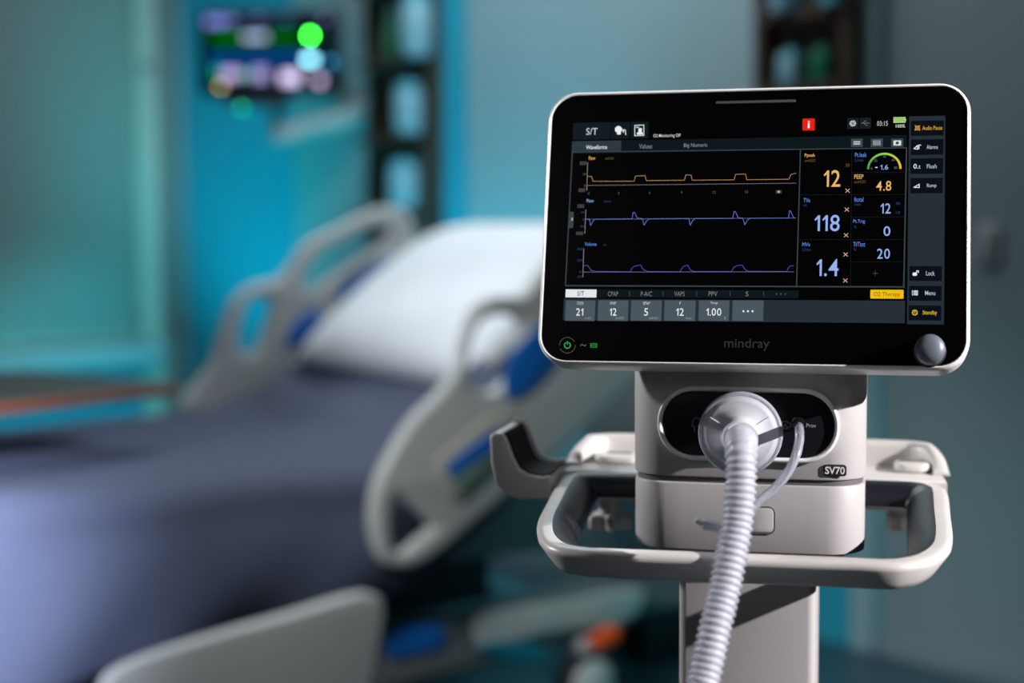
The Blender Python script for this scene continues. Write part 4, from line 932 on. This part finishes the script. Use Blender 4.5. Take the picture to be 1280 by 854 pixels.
for k, a in enumerate((40, 140, 220, 320)):
    a = math.radians(a); dx, dy = math.cos(a), math.sin(a); c0 = V(((cxl + cxr) / 2, 0.055, 0))
    mb = MB(); mb.tube([c0 + V((dx * 0.09, dy * 0.08, 0.092)), c0 + V((dx * 0.18, dy * 0.18, 0.088)), c0 + V((dx * 0.27, dy * 0.27, 0.082))], [0.024, 0.02, 0.017], 12); mb.build('leg', 'tray_plastic', tr)
    e = c0 + V((dx * 0.262, dy * 0.262, 0.034))
    mb = MB(); lathe(mb, [(0.012, -0.014), (0.032, -0.011), (0.034, 0), (0.032, 0.011), (0.012, 0.014)], 20, M.Translation(e) @ TX); mb.build('caster', 'dark_caster', tr)

# ---- breathing circuit
hs = thing('breathing_hose', 'translucent corrugated breathing hose with round white filter plugged into the ventilator', 'hose', O, -YAW)
fT = M.Translation(V((fc.x, 0, fc.z))) @ TX              # lathe axis towards the viewer, z = distance in front of the body
R_ = 0.0282
mb = MB(); lathe(mb, [(0.0135, 0.0175), (R_ * 0.86, 0.0225), (R_ * 0.95, 0.0235), (R_ * 0.98, 0.0265), (R_, 0.029), (R_ * 0.985, 0.0315)], 48, fT); mb.build('filter_back', 'clear_filter', hs, smooth=40)
mb = MB(); lathe(mb, [(R_ * 0.985, 0.0317), (R_ * 1.0, 0.034), (R_ * 0.97, 0.0365), (R_ * 0.88, 0.0375), (R_ * 0.86, 0.0382), (R_ * 0.80, 0.0386), (R_ * 0.5, 0.0412), (0.0125, 0.0435), (0.0118, 0.05), (0.0113, 0.056)], 48, fT); ff = mb.build('filter_front', 'clear_filter', hs, smooth=40)
mb = MB(); lathe(mb, [(R_ * 0.82, 0.0318), (R_ * 0.82, 0.0345), (R_ * 0.2, 0.0346)], 40, fT); mb.build('filter_pad', 'filter_pad', ff)
for k in range(3):
    a = 2 * math.pi * k / 3 + 0.55
    mb = MB(); mb.tube([fT @ V((R_ * 0.48 * math.cos(a), R_ * 0.48 * math.sin(a), 0.0418)), fT @ V((R_ * 0.83 * math.cos(a), R_ * 0.83 * math.sin(a), 0.0389))], 0.0006, 6); mb.build('rib', 'clear_filter', ff)
mb = MB(); lathe(mb, [(R_ * 1.005, 0.0300), (R_ * 1.045, 0.0318), (R_ * 1.045, 0.0350), (R_ * 1.005, 0.0368)], 48, fT); mb.build('filter_rim', 'clear_tube', hs, smooth=50)
# hose path: pixels with distance from the camera
hp_ = [(926, 548, None)]
pth = [fT @ V((0, 0, 0.050)), fT @ V((0.0005, 0, 0.058))]
for x, y, Y in ((926, 549.5, 1.034), (926, 551, 1.016), (926.5, 556, 1.000), (926.5, 567, 0.990), (926.5, 588, 0.985), (925.5, 615, 0.981), (921.5, 655, 0.975), (914, 695, 0.967), (905, 740, 0.958), (894, 785, 0.948), (882, 840, 0.938), (872, 880, 0.93), (850, 950, 0.92), (815, 1060, 0.91), (780, 1250, 0.90), (760, 1500, 0.90), (750, 1900, 0.90)):
    pth.append(DI @ atY(x, y, Y))
last = pth[-1]; pth += [V((last.x - 0.01, last.y, 0.1)), V((last.x - 0.04, last.y - 0.02, 0.03)), V((last.x - 0.10, last.y - 0.05, 0.0135)), V((last.x - 0.35, last.y - 0.1, 0.0130))]
sm = smooth_poly(pth, 24, False)
# resample evenly
seg = [0]
for i in range(1, len(sm)): seg.append(seg[-1] + (sm[i] - sm[i - 1]).length)
step = 0.0046 / 6; tot = seg[-1]; pts = []; j = 0; d = 0.0
while d < tot:
    while seg[j + 1] < d: j += 1
    f = (d - seg[j]) / max(seg[j + 1] - seg[j], 1e-9); pts.append(sm[j].lerp(sm[j + 1], f)); d += step
cuff_n = int(0.030 / step)
mb = MB(); mb.tube(pts[:cuff_n], [0.0112 + (0.0005 if k % 12 < 4 else 0) for k in range(cuff_n)], 24); mb.build('hose_cuff', 'clear_filter', hs, smooth=50)
hpts = pts[cuff_n - 2:]
rad = [0.0086 + 0.0020 * (0.5 + 0.5 * math.cos(2 * math.pi * k / 6)) for k in range(len(hpts))]
mb = MB(); mb.tube(hpts, rad, 24, cap=True); mb.build('corrugated_hose', 'clear_hose', hs, smooth=180)
# inner bore so the wall reads as a thin tube
mb = MB(); mb.tube(hpts[::6], 0.0068, 20); mb.build('hose_bore', 'hose_inner', hs, smooth=60)
# thin sensing tube
tu = thing('sensing_tube', 'thin clear pressure tube curving from the panel to behind the hose', 'tube', O, -YAW)
pth = [V((pp.x, -0.0125, pp.z))]
for x, y, Y in ((999, 535, 1.045), (999, 552, 1.035), (994, 572, 1.028), (984, 592, 1.025), (968, 611, 1.024), (950, 626, 1.022), (938, 640, 1.02), (928, 662, 1.012), (921, 700, 0.988), (911, 748, 0.980), (900, 790, 0.970), (888, 842, 0.960), (876, 890, 0.952), (855, 955, 0.94)):
    pth.append(DI @ atY(x, y, Y))
sm = smooth_poly(pth, 6, False)
mb = MB(); mb.tube(sm, 0.0031, 14); mb.build('tube', 'clear_tube', tu, smooth=180)
mb = MB(); mb.tube([V((pp.x, -0.0121, pp.z)), DI @ atY(999, 533, 1.05)], 0.0036, 14); mb.build('tube_end', 'panel_black', tu)
cl = thing('hose_clip', 'small clear clip on the left of the corrugated hose', 'clip', O, -YAW)
q = DI @ atY(891, 658, 0.985)
mb = MB(); prism(mb, rrect(0.014, 0.007, 0.0015, 3), -0.003, 0.003, 0.001, 2, M.Translation(q) @ M.Rotation(0.2, 4, 'Y')); mb.build('clip_body', 'clear_filter', cl)
mb = MB(); mb.tube([q + V((-0.007, 0, 0.001)), q + V((-0.011, -0.001, 0.004))], 0.0016, 8); mb.build('clip_tab', 'clear_filter', cl)
